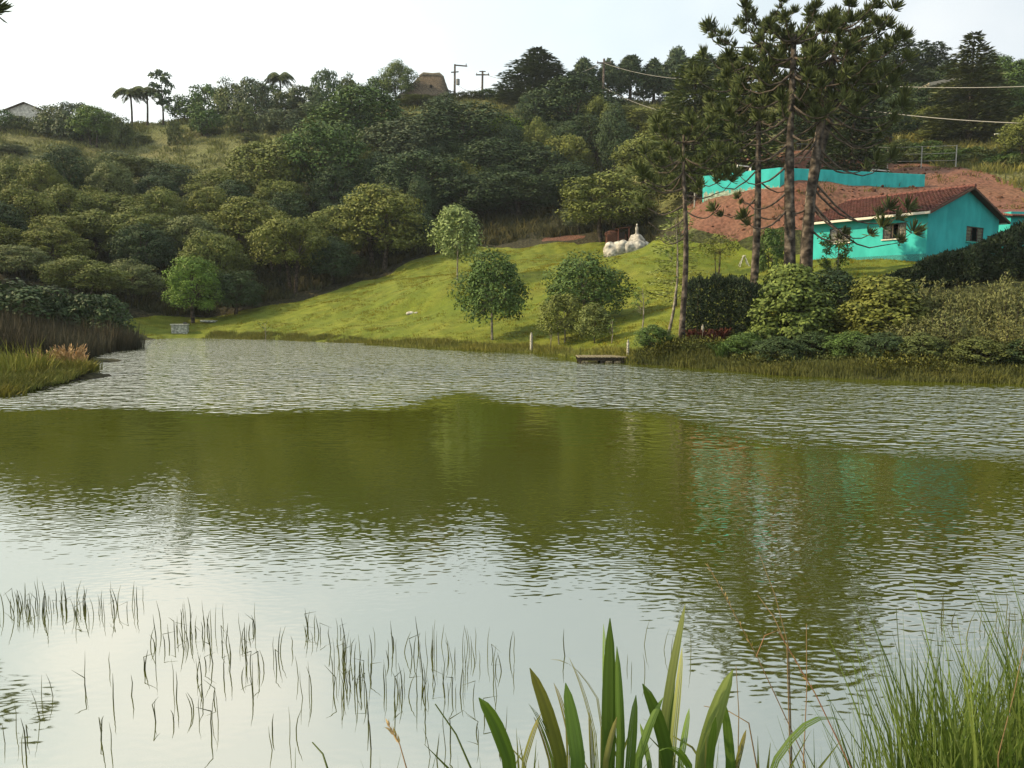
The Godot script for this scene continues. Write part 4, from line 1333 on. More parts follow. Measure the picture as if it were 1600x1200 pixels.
func make_protos() -> void:
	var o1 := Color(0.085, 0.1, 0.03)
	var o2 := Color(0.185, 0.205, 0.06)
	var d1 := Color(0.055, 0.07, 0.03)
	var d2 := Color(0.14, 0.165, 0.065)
	protos.olive = []
	protos.dense = []
	protos.bush = []
	for k in 4:
		protos.olive.append(broad(100 + k, 6.5, 3.0, [0.12, 0.2, 0.05, 0.3][k], 42, 320, 0.18, [0.5, 0.62, 0.45, 0.55][k], o1, o2, 0.16, 2))
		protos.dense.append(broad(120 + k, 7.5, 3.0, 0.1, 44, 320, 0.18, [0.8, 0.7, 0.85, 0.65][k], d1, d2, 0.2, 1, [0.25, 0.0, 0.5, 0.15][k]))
	for k in 3:
		protos.bush.append(broad(140 + k, 3.2, 1.9, -0.05, 22, 170, 0.2, 0.75, d1, d2, 0.07, 3))
	protos.slim = [broad(150, 8.5, 1.3, 0.2, 15, 70, 0.36, 0.8, d1, d2, 0.12)]
	protos.lawnpale = [broad(160, 6.3, 2.1, 0.22, 44, 150, 0.2, 0.85, Color(0.1, 0.12, 0.05), Color(0.2, 0.23, 0.1), 0.07, 1, 0.35), broad(161, 5.0, 2.0, 0.12, 40, 190, 0.16, 0.75, o1, o2, 0.06, 2, 0.2), broad(162, 5.0, 2.0, 0.4, 16, 75, 0.2, 0.6, o1, o2, 0.05, 3)]
	protos.lawnround = [broad(170, 5.4, 2.35, 0.15, 56, 230, 0.16, 0.8, d1, d2, 0.09, 1, 0.2), broad(171, 5.4, 2.6, 0.08, 56, 240, 0.16, 0.8, d1, d2, 0.1, 2, 0.1), broad(172, 3.8, 1.5, 0.12, 34, 170, 0.14, 0.8, o1, Color(0.2, 0.23, 0.09), 0.05, 1, 0.2)]
	protos.cedar = [conifer(180, 13.0, 4.2, 0.12, 19, 9, 0.42, 0.22, 3.2, d1, Color(0.14, 0.15, 0.06), 0.3, 0.75), conifer(181, 13.0, 4.2, 0.08, 21, 9, 0.42, 0.3, 3.2, d1, Color(0.13, 0.14, 0.06), 0.3, 0.6)]
	protos.cedar_small = [conifer(185, 6.0, 2.2, 0.1, 15, 6, 0.2, 0.1, 1.3, o1, Color(0.2, 0.21, 0.08), 0.07, 0.5)]
	protos.cypress = [cypress(190, 9.5, 2.0, d1, Color(0.11, 0.13, 0.06)), cypress(191, 9.5, 2.0, d1, Color(0.11, 0.13, 0.06)), cypress(192, 9.5, 2.1, d1, Color(0.11, 0.13, 0.06))]
	protos.pinebush = [broad(200, 4.6, 1.8, 0.0, 46, 270, 0.17, 0.5, Color(0.06, 0.085, 0.025), Color(0.17, 0.21, 0.06), 0.09, 2, 0.6), broad(201, 4.6, 1.9, 0.0, 46, 270, 0.17, 0.5, Color(0.075, 0.09, 0.025), Color(0.17, 0.185, 0.055), 0.09, 2, 0.55)]
	protos.dense_near = [broad(210, 4.2, 1.5, 0.0, 40, 240, 0.13, 0.8, d1, d2, 0.07, 2)]
	protos.shrubgrey = [spray_shrub(220), spray_shrub(221), spray_shrub(222)]

# a feathery shrub of upright leafy stems
func spray_shrub(sd: int) -> Node3D:
	var r := gen(sd)
	var m := MB.new()
	var t := MB.new()
	for k in 46:
		var az := k * 2.4
		var lean := sqrt((k + 0.5) / 46.0)
		var out := Vector3(cos(az), 0, sin(az))
		var top := out * 1.45 * lean * r.randf_range(0.7, 1.05) + Vector3(0, 3.6 * (1.0 - 0.5 * lean * lean) * r.randf_range(0.75, 1.05), 0)
		var foot := out * 0.3 * lean
		wood_tube(t, foot - Vector3(0, 0.3, 0), top, 0.025, 0.006, out * 0.2 * lean, 3)
		var tone := r.randf_range(-0.3, 0.3)
		for j in 105:
			var u := pow(r.randf(), 0.6)
			var p := foot.lerp(top, u) + out * 0.2 * lean * sin(PI * u) + rnd3(r) * 0.3 * (1.0 - u * 0.65)
			var d := ((top - foot).normalized() * 0.8 + rnd3(r) * 0.7).normalized()
			m.leaf(p, d, (rnd3(r) * 0.7 + out * 0.6 + Vector3(0, 0.5, 0)).normalized(), r.randf_range(0.11, 0.2), r.randf_range(0.035, 0.06), Color(0.08, 0.085, 0.035).lerp(Color(0.165, 0.17, 0.08), clampf(r.randf() * 0.8 + tone + 0.1, 0, 1)), 0.4)
	var root := Node3D.new()
	part("crown", m.mesh(), leaf_tints[0], root)
	part("stems", t.mesh(), bark_mat, root)
	return root

const SIZE := {"olive": [6.5, 3.0], "dense": [7.5, 3.0], "bush": [3.2, 1.9], "slim": [8.5, 1.3], "lawnpale": [5.6, 2.1], "lawnround": [5.4, 2.4], "cedar": [13.0, 4.2], "cedar_small": [6.0, 2.2], "cypress": [9.5, 2.0], "pinebush": [4.8, 1.8], "dense_near": [4.2, 1.5], "shrubgrey": [3.6, 1.5]}

# kind of plant, x, distance, height, half width, tint, name, label, category, group
const PLANTS := [
	["olive", -41.81, 66, 2.95, 2.75, 1, "broadleaf_tree", "grey-green rounded tree at the wood's left end, behind the dark reeds", "tree", "trees of the wooded slope"],
	["olive", -35.37, 64, 3.85, 3.73, 0, "broadleaf_tree", "olive spreading tree directly behind the dark shrub hedge at the left shore", "tree", "trees of the wooded slope"],
	["olive", -33.86, 69, 3.91, 2.87, 1, "broadleaf_tree", "leaning olive tree whose bare trunk shows left of the white box", "tree", "trees of the wooded slope"],
	["dense", -27.25, 66, 5.95, 2.53, 3, "broadleaf_tree", "bright yellow-green tree glowing at the foot of the wood near white box", "tree", "trees of the wooded slope"],
	["dense", -24.43, 68, 4.29, 2.69, 2, "broadleaf_tree", "dark shaded tree right beside the bright yellow-green tree", "tree", "trees of the wooded slope"],
	["olive", -21.28, 75, 7.73, 4.06, 4, "broadleaf_tree", "brownish olive tree at lawn edge, uphill of the small stake sapling", "tree", "trees of the wooded slope"],
	["dense", -17.74, 77, 4.78, 3.2, 2, "broadleaf_tree", "deeply shaded tree overhanging the lawn's shaded upper edge", "tree", "trees of the wooded slope"],
	["olive", -14.1, 82, 9.22, 5.12, 4, "broadleaf_tree", "tall olive-brown tree with fluffy lit top above the lawn's shadow", "tree", "trees of the wooded slope"],
	["dense", -10.57, 86, 4.25, 3.58, 2, "broadleaf_tree", "dark tree in shade left of the pale lawn tree", "tree", "trees of the wooded slope"],
	["dense", -5.2, 98, 6.18, 6.11, 2, "broadleaf_tree", "dark blue-green tree rising behind the pale lawn tree", "tree", "trees of the wooded slope"],
	["dense", 1.22, 100, 6.24, 6.66, 2, "broadleaf_tree", "dark tree at the edge of the shaded clearing above the lawn", "tree", "trees of the wooded slope"],
	["dense", 7.55, 103, 5.5, 6.0, 2, "broadleaf_tree", "darkest rounded tree left of the tree behind the white rock", "tree", "trees of the wooded slope"],
	["dense", -51.64, 84, 4.73, 4.89, 2, "broadleaf_tree", "large blue-shaded tree at the left picture edge of the wood", "tree", "trees of the wooded slope"],
	["olive", -42.74, 79, 4.68, 3.94, 0, "broadleaf_tree", "olive flat-topped tree in the lower left of the wood", "tree", "trees of the wooded slope"],
	["olive", -37.91, 80, 5.78, 4.16, 0, "broadleaf_tree", "light olive tree above the bright yellow-green tree", "tree", "trees of the wooded slope"],
	["olive", -32.5, 80, 5.95, 3.49, 1, "broadleaf_tree", "soft grey-green tree mid wood uphill of the yellow-green tree", "tree", "trees of the wooded slope"],
	["olive", -28.56, 84, 7.3, 4.54, 4, "broadleaf_tree", "yellow-olive tree lit from the left in mid wood", "tree", "trees of the wooded slope"],
	["olive", -19.06, 83, 6.67, 3.8, 0, "broadleaf_tree", "olive tree between the brownish and the tall olive-brown tree", "tree", "trees of the wooded slope"],
	["olive", -56.31, 98, 4.67, 4.89, 4, "broadleaf_tree", "brown-tinged tree at the wood's upper left below the meadow", "tree", "trees of the wooded slope"],
	["olive", -51.74, 106, 4.86, 5.73, 1, "broadleaf_tree", "wide grey-brown tree at the top of the wood under the meadow", "tree", "trees of the wooded slope"],
	["dense", -44.71, 104, 4.12, 4.11, 2, "broadleaf_tree", "dark blue rounded tree beside the wide grey-brown tree", "tree", "trees of the wooded slope"],
	["olive", -36.36, 98, 5.65, 4.48, 0, "broadleaf_tree", "olive tree just below the meadow's right corner", "tree", "trees of the wooded slope"],
	["olive", -30.61, 99, 9.68, 5.77, 0, "broadleaf_tree", "broad olive tree with sunlit layered crown in upper mid wood", "tree", "trees of the wooded slope"],
	["dense", -24.2, 101, 11.83, 6.3, 5, "creeper_covered_tree", "tall creeper-hung tree with bright green left edge", "tree", "trees of the wooded slope"],
	["dense", -22.41, 118, 11.27, 9.57, 5, "broadleaf_tree", "big green domed tree reaching above the meadow beside the thatched hut", "tree", "trees of the wooded slope"],
	["dense", -15.62, 110, 9.52, 8.24, 1, "broadleaf_tree", "grey-green tree right of the creeper-hung tree", "tree", "trees of the wooded slope"],
	["dense", -8.05, 117, 9.39, 10.22, 2, "broadleaf_tree", "broad brown-green tree in shade just below the thatched hut", "tree", "trees of the wooded slope"],
	["dense", -11.81, 100, 9.03, 6.86, 2, "broadleaf_tree", "shaded tree below the broad brown-green one", "tree", "trees of the wooded slope"],
	["olive", -1.46, 120, 5.86, 4.99, 3, "broadleaf_tree", "yellow-green lit tree under the crossarm utility pole", "tree", "trees of the wooded slope"],
	["dense", -2.63, 108, 8.66, 7.86, 2, "broadleaf_tree", "dark green tree under the yellow-green lit tree", "tree", "trees of the wooded slope"],
	["olive", 7.32, 106, 9.04, 3.97, 4, "broadleaf_tree", "lit olive crown in front of the dark conifer mass", "tree", "trees of the wooded slope"],
	["dense", 3.51, 108, 7.48, 7.19, 2, "broadleaf_tree", "dark crown left of the lit olive crown", "tree", "trees of the wooded slope"],
	["cedar", 4.44, 138, 9.43, 8.61, 6, "conifer_tree", "tall dark conifer standing on the ridge beside the utility poles", "tree", "conifers along the ridge"],
	["dense", 9.01, 120, 10.25, 8.74, 2, "broadleaf_tree", "massive near-black tree below the ridge left of the thin pole", "tree", "trees of the wooded slope"],
	["dense", 11.79, 112, 6.85, 5.12, 2, "broadleaf_tree", "narrow dark tree at the right end of the wood", "tree", "trees of the wooded slope"],
	["olive", 9.43, 78, 7.0, 4.87, 0, "broadleaf_tree", "spreading olive tree whose trunk stands behind the white rock", "tree", ""],
	["dense", 7.21, 84, 4.03, 2.45, 1, "broadleaf_tree", "pale grey-green bush tree left of the rock's tree", "tree", ""],
	["cypress", 12.61, 140, 7.15, 4.37, 6, "cypress_tree", "first dark cypress right of the tall ridge conifer", "tree", "cypresses along the ridge"],
	["cypress", 16.89, 140, 6.71, 4.02, 6, "cypress_tree", "pale cypress behind the thin pole with cables", "tree", "cypresses along the ridge"],
	["cypress", 20.82, 140, 7.79, 4.37, 2, "cypress_tree", "dark open cypress between the two cable spans", "tree", "cypresses along the ridge"],
	["cypress", 24.99, 140, 7.49, 4.37, 2, "cypress_tree", "black-green cypress near middle of the ridge row", "tree", "cypresses along the ridge"],
	["cypress", 29.03, 140, 9.03, 5.24, 6, "cypress_tree", "tallest cypress of the ridge row with drooping tip", "tree", "cypresses along the ridge"],
	["cypress", 33.54, 140, 8.52, 5.24, 6, "cypress_tree", "blue-green cypress behind the araucaria crowns' left edge", "tree", "cypresses along the ridge"],
	["cypress", 37.15, 140, 7.52, 5.24, 6, "cypress_tree", "last cypress of the ridge row, half behind the araucarias", "tree", "cypresses along the ridge"],
	["olive", 17.64, 118, 4.8, 4.91, 4, "broadleaf_tree", "brown thin-leaved tree behind the thin cable pole", "tree", ""],
	["olive", 21.75, 112, 3.94, 4.19, 4, "broadleaf_tree", "brownish grey tree under the lower cable", "tree", ""],
	["cedar", 18.44, 80, 13.89, 5.66, 7, "conifer_tree", "olive conifer with drooping boughs behind the left araucarias", "tree", ""],
	["cedar", 21.8, 76, 12.67, 5.37, 5, "conifer_tree", "green feathery conifer directly behind the second araucaria", "tree", ""],
	["olive", 15.7, 92, 7.38, 4.59, 0, "broadleaf_tree", "olive tree uphill of the spreading olive tree", "tree", ""],
	["olive", 19.24, 86, 3.13, 3.94, 1, "broadleaf_tree", "low olive tree left of the turquoise retaining wall", "tree", ""],
	["cedar", 31.11, 72, 12.68, 3.89, 2, "conifer_tree", "dark dense conifer behind the tallest araucarias", "tree", ""],
	["cedar", 50.99, 104, 11.89, 4.76, 6, "conifer_tree", "blue-grey conifer on the slope right of the araucaria tops", "tree", ""],
	["cedar", 59.58, 112, 9.22, 3.73, 6, "conifer_tree", "smaller blue-grey conifer left of the large layered cedar", "tree", ""],
	["cedar", 52.01, 90, 12.44, 5.99, 0, "cedar_tree", "large layered cedar with open drooping boughs", "tree", ""],
	["dense", 64.44, 104, 8.03, 4.33, 5, "broadleaf_tree", "green rounded tree right of the layered cedar", "tree", ""],
	["dense", 59.56, 90, 7.36, 3.74, 5, "broadleaf_tree", "green tree cut by the right picture edge behind the cables", "tree", ""],
	["olive", 46.95, 72, 4.57, 2.4, 0, "broadleaf_tree", "olive-green tree at right picture edge above the earth bank", "tree", ""],
	["cedar", 51.75, 112, 10.04, 4.19, 2, "conifer_tree", "dark conifer behind the araucaria tops, left of the blue-grey one", "tree", "dark trees behind the earth bank"],
	["cedar", 56.57, 110, 9.94, 4.12, 6, "conifer_tree", "blue-green conifer between the two blue-grey ones", "tree", "dark trees behind the earth bank"],
	["dense", 59.79, 108, 7.47, 3.59, 2, "broadleaf_tree", "dark broad tree left of the layered cedar's trunk", "tree", "dark trees behind the earth bank"],
	["dense", 67.34, 112, 7.31, 4.19, 2, "broadleaf_tree", "dark broad tree close behind the layered cedar", "tree", "dark trees behind the earth bank"],
	["dense", 72.58, 114, 5.82, 4.27, 6, "broadleaf_tree", "blue-green broad tree at the picture edge behind the cables", "tree", "dark trees behind the earth bank"],
	["dense", 49.82, 98, 6.08, 4.08, 2, "broadleaf_tree", "dark broad tree under the blue-grey conifers", "tree", "dark trees behind the earth bank"],
	["dense", 59.47, 95, 4.91, 4.35, 2, "broadleaf_tree", "shaded broad tree right of the layered cedar's foot", "tree", "dark trees behind the earth bank"],
	["dense", 31.28, 86, 5.68, 3.94, 2, "broadleaf_tree", "shaded tree between the two thick araucaria trunks", "tree", ""],
	["dense", 41.96, 88, 5.56, 3.29, 2, "broadleaf_tree", "dark tree on the slope below the blue-grey conifer", "tree", ""],
	["dense", 33.07, 80, 2.22, 2.33, 5, "shrub", "green shrub above the retaining wall between araucaria trunk and boughs", "shrub", "shrubs on the bank above the turquoise wall"],
	["dense", 35.37, 79, 2.2, 2.63, 5, "shrub", "wide green shrub above the right half of the turquoise wall", "shrub", "shrubs on the bank above the turquoise wall"],
	["dense", 39.66, 90, 4.34, 2.25, 2, "shrub", "dark bush uphill of the wide green shrub", "shrub", "shrubs on the bank above the turquoise wall"],
	["bush", 41.21, 84, 1.3, 2.1, 0, "hedge_bush", "pale hedge bush in the upper row, beside the araucaria bough", "bush", "hedge bushes above the red earth bank"],
	["bush", 42.56, 82, 1.64, 2.05, 5, "hedge_bush", "mid green hedge bush in the upper row, under the layered cedar's left side", "bush", "hedge bushes above the red earth bank"],
	["bush", 43.81, 80, 1.3, 2.0, 0, "hedge_bush", "olive hedge bush in the upper row, under the layered cedar's trunk", "bush", "hedge bushes above the red earth bank"],
	["bush", 45.07, 78, 1.3, 2.27, 5, "hedge_bush", "dark green hedge bush in the upper row, right of cedar trunk", "bush", "hedge bushes above the red earth bank"],
	["bush", 46.28, 76, 1.3, 2.21, 0, "hedge_bush", "bright hedge bush in the upper row, by the street lamp", "bush", "hedge bushes above the red earth bank"],
	["bush", 47.48, 74, 1.3, 2.15, 5, "hedge_bush", "feathery hedge bush in the upper row, at the picture edge", "bush", "hedge bushes above the red earth bank"],
	["bush", 39.58, 78, 1.3, 1.95, 0, "hedge_bush", "pale hedge bush in the lower row, beside the araucaria bough", "bush", "hedge bushes above the red earth bank"],
	["bush", 41.36, 76, 1.3, 1.9, 5, "hedge_bush", "mid green hedge bush in the lower row, under the layered cedar's left side", "bush", "hedge bushes above the red earth bank"],
	["bush", 43.3, 74, 1.3, 2.15, 0, "hedge_bush", "olive hedge bush in the lower row, under the layered cedar's trunk", "bush", "hedge bushes above the red earth bank"],
	["bush", 44.79, 72, 1.3, 2.1, 5, "hedge_bush", "dark green hedge bush in the lower row, right of cedar trunk", "bush", "hedge bushes above the red earth bank"],
	["bush", 45.57, 70, 1.3, 1.75, 0, "hedge_bush", "bright hedge bush in the lower row, by the street lamp", "bush", "hedge bushes above the red earth bank"],
	["olive", 49.89, 92, 2.41, 2.68, 0, "shrub", "light olive shrub at the cedar's lower left", "shrub", ""],
	["olive", 49.66, 96, 3.7, 2.8, 0, "shrub", "olive shrub beyond the dark araucaria boughs", "shrub", ""],
	["lawnpale", -4.24, 60, 6.17, 2.1, 7, "young_tree", "pale grey-green tree with whitewashed trunk, highest on the lawn's left", "tree", "small trees on the lawn"],
	["lawnround", -1.18, 46, 5.48, 2.33, 5, "young_tree", "round dark green tree with white trunk base by the shore", "tree", "small trees on the lawn"],
	["lawnround", 4.37, 46, 4.24, 2.56, 5, "young_tree", "wide deep green tree, largest crown of the clump by the dock", "tree", "small trees on the lawn"],
	["lawnpale", 2.75, 42.5, 2.98, 1.73, 0, "young_tree", "yellowish olive tree in front of the wide deep green tree", "tree", "small trees on the lawn"],
	["lawnround", 4.3, 40.5, 2.32, 1.08, 0, "young_tree", "small light green tree closest to the dock", "tree", "small trees on the lawn"],
	["cedar_small", 9.76, 46, 5.88, 2.1, 7, "conifer_tree", "feathery pale green conifer directly behind the left araucaria trunk", "tree", ""],
	["lawnpale", 14.55, 55, 2.92, 1.6, 4, "young_tree", "thin multi-stemmed tree between the two left araucarias", "tree", ""],
	["bush", 17.63, 53, 3.26, 1.1, 5, "shrub", "small dark shrub behind the spruce-like bush, left of house", "shrub", ""],
	["pinebush", 11.87, 33, 4.35, 2.06, 0, "conifer_bush", "tall glossy green bush at foot of the two thick araucarias", "bush", ""],
	["dense_near", 14.88, 36, 2.97, 2.1, 2, "bush", "dark shadowy bush between the green and olive bushes", "bush", ""],
	["pinebush", 14.99, 31.5, 3.48, 2.1, 4, "conifer_bush", "yellow-olive layered bush in front of the turquoise house", "bush", ""],
	["dense_near", 17.19, 33.5, 2.25, 1.53, 2, "bush", "green bush right of the yellow-olive layered bush", "bush", ""],
	["shrubgrey", 17.22, 32, 2.93, 1.6, 0, "shrub", "grey-green feathery shrub under the long dark hedge's left end", "shrub", "grey shrubs along the right shore"],
	["shrubgrey", 18.17, 31, 2.78, 1.42, 0, "shrub", "tall grey-green shrub second from the hedge's left end", "shrub", "grey shrubs along the right shore"],
	["shrubgrey", 19.08, 30, 2.95, 1.5, 0, "shrub", "pale grey-green shrub with spiky top near right picture edge", "shrub", "grey shrubs along the right shore"],
	["shrubgrey", 20.71, 30.5, 2.11, 1.4, 0, "shrub", "grey-green shrub cut by the right picture edge", "shrub", "grey shrubs along the right shore"],
	["shrubgrey", 16.39, 28.6, 2.21, 1.67, 0, "shrub", "low olive shrub in front of the grey ones, near the water", "shrub", "grey shrubs along the right shore"],
	["shrubgrey", 17.65, 27.4, 2.06, 1.48, 4, "shrub", "brownish low shrub in the right corner of the far bank", "shrub", "grey shrubs along the right shore"],
	["shrubgrey", 15.22, 29.3, 1.68, 1.46, 0, "shrub", "low olive shrub at the foot of the yellow-olive layered bush", "shrub", "grey shrubs along the right shore"],
	["dense_near", 9.72, 32, 1.3, 0.93, 5, "low_shrub", "low dark shrub just left of the glossy green bush, near the water", "shrub", "low dark shrubs along the right shoreline"],
	["dense_near", 10.54, 30.5, 1.3, 1.01, 2, "low_shrub", "low dark shrub at the glossy bush's waterline side", "shrub", "low dark shrubs along the right shoreline"],
	["dense_near", 12.12, 31, 1.3, 1.03, 2, "low_shrub", "low dark shrub under the gap between green and olive bushes", "shrub", "low dark shrubs along the right shoreline"],
	["dense_near", 13.14, 29.8, 1.3, 0.99, 5, "low_shrub", "low dark shrub left of the yellow-olive bush's foot", "shrub", "low dark shrubs along the right shoreline"],
	["dense_near", 13.81, 28.6, 1.3, 0.95, 2, "low_shrub", "low dark shrub below the yellow-olive bush, near water", "shrub", "low dark shrubs along the right shoreline"],
	["dense_near", 14.92, 28, 1.3, 0.93, 0, "low_shrub", "low dark shrub below the first grey shrub, at the water", "shrub", "low dark shrubs along the right shoreline"],
	["dense_near", 16.42, 27, 1.3, 1.01, 4, "low_shrub", "low brown-green shrub at the waterline under the tall grey shrubs", "shrub", "low dark shrubs along the right shoreline"],
	["dense_near", 17.95, 26.6, 1.3, 1.0, 2, "low_shrub", "low dark shrub at the waterline cut by the picture edge", "shrub", "low dark shrubs along the right shoreline"],
	["dense_near", 6.32, 34.5, 1.3, 0.86, 5, "low_shrub", "low shrub right of the dock and its white post", "shrub", "low dark shrubs along the right shoreline"],
	["bush", -28.3, 45, 2.86, 2.62, 2, "shrub", "dark blue-green shrub standing in the reeds at far left", "shrub", "dark shrubs in the left reeds"],
	["bush", -26.49, 46, 2.66, 1.72, 2, "shrub", "dark shrub with grey top in the middle of the left reeds", "shrub", "dark shrubs in the left reeds"],
	["bush", -24.59, 46, 3.19, 1.91, 2, "shrub", "rightmost dark flat-topped shrub above the left reeds", "shrub", "dark shrubs in the left reeds"],
	["bush", -89.94, 140, 3.84, 2.91, 5, "ridge_bush", "leafy green bush at far left of the ridge", "bush", "bushes along the ridge"],
	["bush", -79.73, 138, 5.5, 3.44, 0, "ridge_bush", "leafy olive bush right of the pale far house", "bush", "bushes along the ridge"],
	["bush", -75.28, 136, 6.61, 3.39, 1, "ridge_bush", "leafy grey-green bush behind the pale far house", "bush", "bushes along the ridge"],
	["olive", -70.96, 134, 7.19, 3.9, 5, "ridge_bush", "leafy green bush between far house and palms", "bush", "bushes along the ridge"],
	["bush", -71.3, 140, 3.97, 2.91, 0, "ridge_bush", "leafy olive bush left of the twin palms", "bush", "bushes along the ridge"],
	["bush", -79.8, 138, 3.01, 2.87, 1, "ridge_bush", "leafy grey-green bush below the far house", "bush", "bushes along the ridge"],
	["bush", -73.71, 136, 4.15, 3.39, 6, "ridge_bush", "leafy blue-grey bush downhill between house and palms", "bush", "bushes along the ridge"],
	["bush", -66.16, 134, 5.12, 2.23, 0, "ridge_bush", "leafy olive bush at the foot of the twin palms", "bush", "bushes along the ridge"],
	["bush", -60.91, 148, 4.59, 3.69, 5, "ridge_bush", "leafy green bush right of the tall slim ridge tree", "bush", "bushes along the ridge"],
	["bush", -55.91, 146, 7.23, 3.64, 5, "ridge_bush", "leafy green bush on the ridge halfway from slim tree to single palm", "bush", "bushes along the ridge"],
	["bush", -51.08, 144, 7.69, 3.59, 0, "ridge_bush", "leafy olive bush on the ridge crest left of the single palm", "bush", "bushes along the ridge"],
	["bush", -46.36, 142, 8.02, 3.54, 1, "ridge_bush", "leafy grey-green bush just left of the single palm", "bush", "bushes along the ridge"],
	["bush", -45.33, 148, 6.16, 3.08, 5, "ridge_bush", "leafy green bush in front of the single palm", "bush", "bushes along the ridge"],
	["bush", -41.2, 146, 4.81, 3.04, 0, "ridge_bush", "leafy olive bush right of the single palm", "bush", "bushes along the ridge"],
	["bush", -37.37, 144, 5.64, 3.59, 1, "ridge_bush", "leafy grey-green bush between single palm and dark ridge tree", "bush", "bushes along the ridge"],
	["bush", -33.38, 142, 8.42, 2.95, 6, "ridge_bush", "leafy blue-grey bush tall and dark on the ridge left of the big dome tree", "bush", "bushes along the ridge"],
	["bush", -30.39, 148, 5.93, 2.46, 0, "ridge_bush", "leafy olive bush above the big dome tree", "bush", "bushes along the ridge"],
	["bush", -24.68, 146, 5.39, 3.04, 5, "ridge_bush", "leafy green bush yellowish, left of the hut", "bush", "bushes along the ridge"],
	["olive", -20.61, 144, 8.1, 3.83, 6, "ridge_bush", "leafy blue-grey bush grey and tall directly left of the thatched hut", "bush", "bushes along the ridge"],
	["olive", -16.6, 142, 1.81, 4.13, 0, "ridge_bush", "leafy olive bush in front of the thatched hut's left side", "bush", "bushes along the ridge"],
	["bush", -13.12, 148, 1.3, 3.69, 1, "ridge_bush", "leafy grey-green bush in front of the thatched hut's right side", "bush", "bushes along the ridge"],
	["bush", -53.52, 138, 5.38, 3.44, 5, "ridge_bush", "leafy green bush downhill of the slim ridge tree", "bush", "bushes along the ridge"],
	["bush", -46.15, 136, 5.08, 3.39, 0, "ridge_bush", "leafy olive bush downhill of the ridge centre", "bush", "bushes along the ridge"],
	["bush", -38.98, 134, 4.26, 3.34, 1, "ridge_bush", "leafy grey-green bush downhill of the single palm", "bush", "bushes along the ridge"],
	["bush", -33.89, 140, 3.25, 3.49, 6, "ridge_bush", "leafy blue-grey bush downhill near the big dome tree", "bush", "bushes along the ridge"],
	["bush", -7.06, 146, 1.3, 3.04, 0, "ridge_bush", "leafy olive bush under the crossarm pole", "bush", "bushes along the ridge"],
	["bush", -2.9, 144, 1.71, 3.59, 5, "ridge_bush", "leafy green bush left of the tall ridge conifer", "bush", "bushes along the ridge"],
	["bush", 0.0, 142, 1.3, 3.54, 5, "ridge_bush", "leafy green bush under the tall ridge conifer", "bush", "bushes along the ridge"],
	["bush", -87.14, 140, 2.81, 2.91, 0, "ridge_bush", "leafy olive bush in front of the pale far house", "bush", "bushes along the ridge"],
	["slim", -64.76, 147, 11.03, 2.2, 6, "slim_tree", "tall slim open-crowned tree beside the twin palms", "tree", ""],
	["bush", -57.26, 134, 4.29, 1.45, 4, "meadow_bush", "lone dark bush with a shadow on the meadow", "bush", ""],
	["bush", -83.8, 140, 1.3, 2.33, 0, "meadow_bush", "olive low bush below the pale far house", "bush", "scattered meadow bushes"],
	["bush", -71.65, 128, 2.15, 1.6, 4, "meadow_bush", "brownish low bush on the lower left meadow", "bush", "scattered meadow bushes"],
	["bush", -64.41, 128, 2.04, 1.81, 1, "meadow_bush", "grey-green low bush on the meadow above the grey-brown tree", "bush", "scattered meadow bushes"],
	["bush", -52.5, 138, 1.3, 2.3, 4, "meadow_bush", "brown low bush on the meadow right of the lone dark bush", "bush", "scattered meadow bushes"],
	["bush", -43.18, 130, 1.3, 1.95, 0, "meadow_bush", "olive low bush on the meadow near the broad olive tree", "bush", "scattered meadow bushes"],
	["bush", -39.3, 135, 1.38, 2.81, 4, "meadow_bush", "brownish low bush at the meadow's right corner", "bush", "scattered meadow bushes"],
	["bush", -80.97, 128, 1.6, 2.66, 1, "meadow_bush", "grey-green low bush at the meadow's left end", "bush", "scattered meadow bushes"],
	["bush", -63.34, 136, 1.53, 1.47, 4, "meadow_bush", "brown low bush on the meadow below the palms", "bush", "scattered meadow bushes"],
	["bush", -37.32, 140, 1.3, 2.91, 0, "meadow_bush", "olive low bush near the ridge above the creeper-hung tree", "bush", "scattered meadow bushes"],
	["bush", -52.49, 146, 1.3, 2.43, 4, "meadow_bush", "brownish low bush under the ridge bushes at mid meadow", "bush", "scattered meadow bushes"],
	["olive", -46.71, 92.3, 6.52, 2.58, 1, "broadleaf_tree", "grey-green low tree in the wood's middle left part", "tree", "trees of the wooded slope"],
	["dense", -22.03, 96.5, 6.96, 3.51, 2, "broadleaf_tree", "dark green stout tree in the wood's middle centre part", "tree", "trees of the wooded slope"],
	["dense", -48.96, 74.2, 5.09, 3.25, 2, "broadleaf_tree", "dark green broad tree in the wood's lower left part", "tree", "trees of the wooded slope"],
	["olive", -38.42, 84.9, 6.24, 2.64, 0, "broadleaf_tree", "olive stout tree in the wood's middle centre-left part", "tree", "trees of the wooded slope"],
	["dense", -43.47, 96.5, 4.73, 2.93, 2, "broadleaf_tree", "dark green flat-topped tree in the wood's middle centre-left part", "tree", "trees of the wooded slope"],
	["olive", -47.3, 83.7, 5.83, 3.48, 0, "broadleaf_tree", "olive leafy tree in the wood's middle left part", "tree", "trees of the wooded slope"],
	["olive", -41.46, 70.4, 4.87, 3.14, 4, "broadleaf_tree", "brownish olive tall tree in the wood's lower left part", "tree", "trees of the wooded slope"],
	["dense", 13.63, 104.6, 10.04, 2.99, 2, "broadleaf_tree", "dark green broad tree in the wood's upper right part", "tree", "trees of the wooded slope"],
	["dense", -32.72, 91.5, 6.56, 3.11, 2, "broadleaf_tree", "dark green ragged tree in the wood's middle centre-left part", "tree", "trees of the wooded slope"],
	["olive", -52.38, 88.6, 7.11, 2.63, 4, "broadleaf_tree", "brownish olive low tree in the wood's middle left part", "tree", "trees of the wooded slope"],
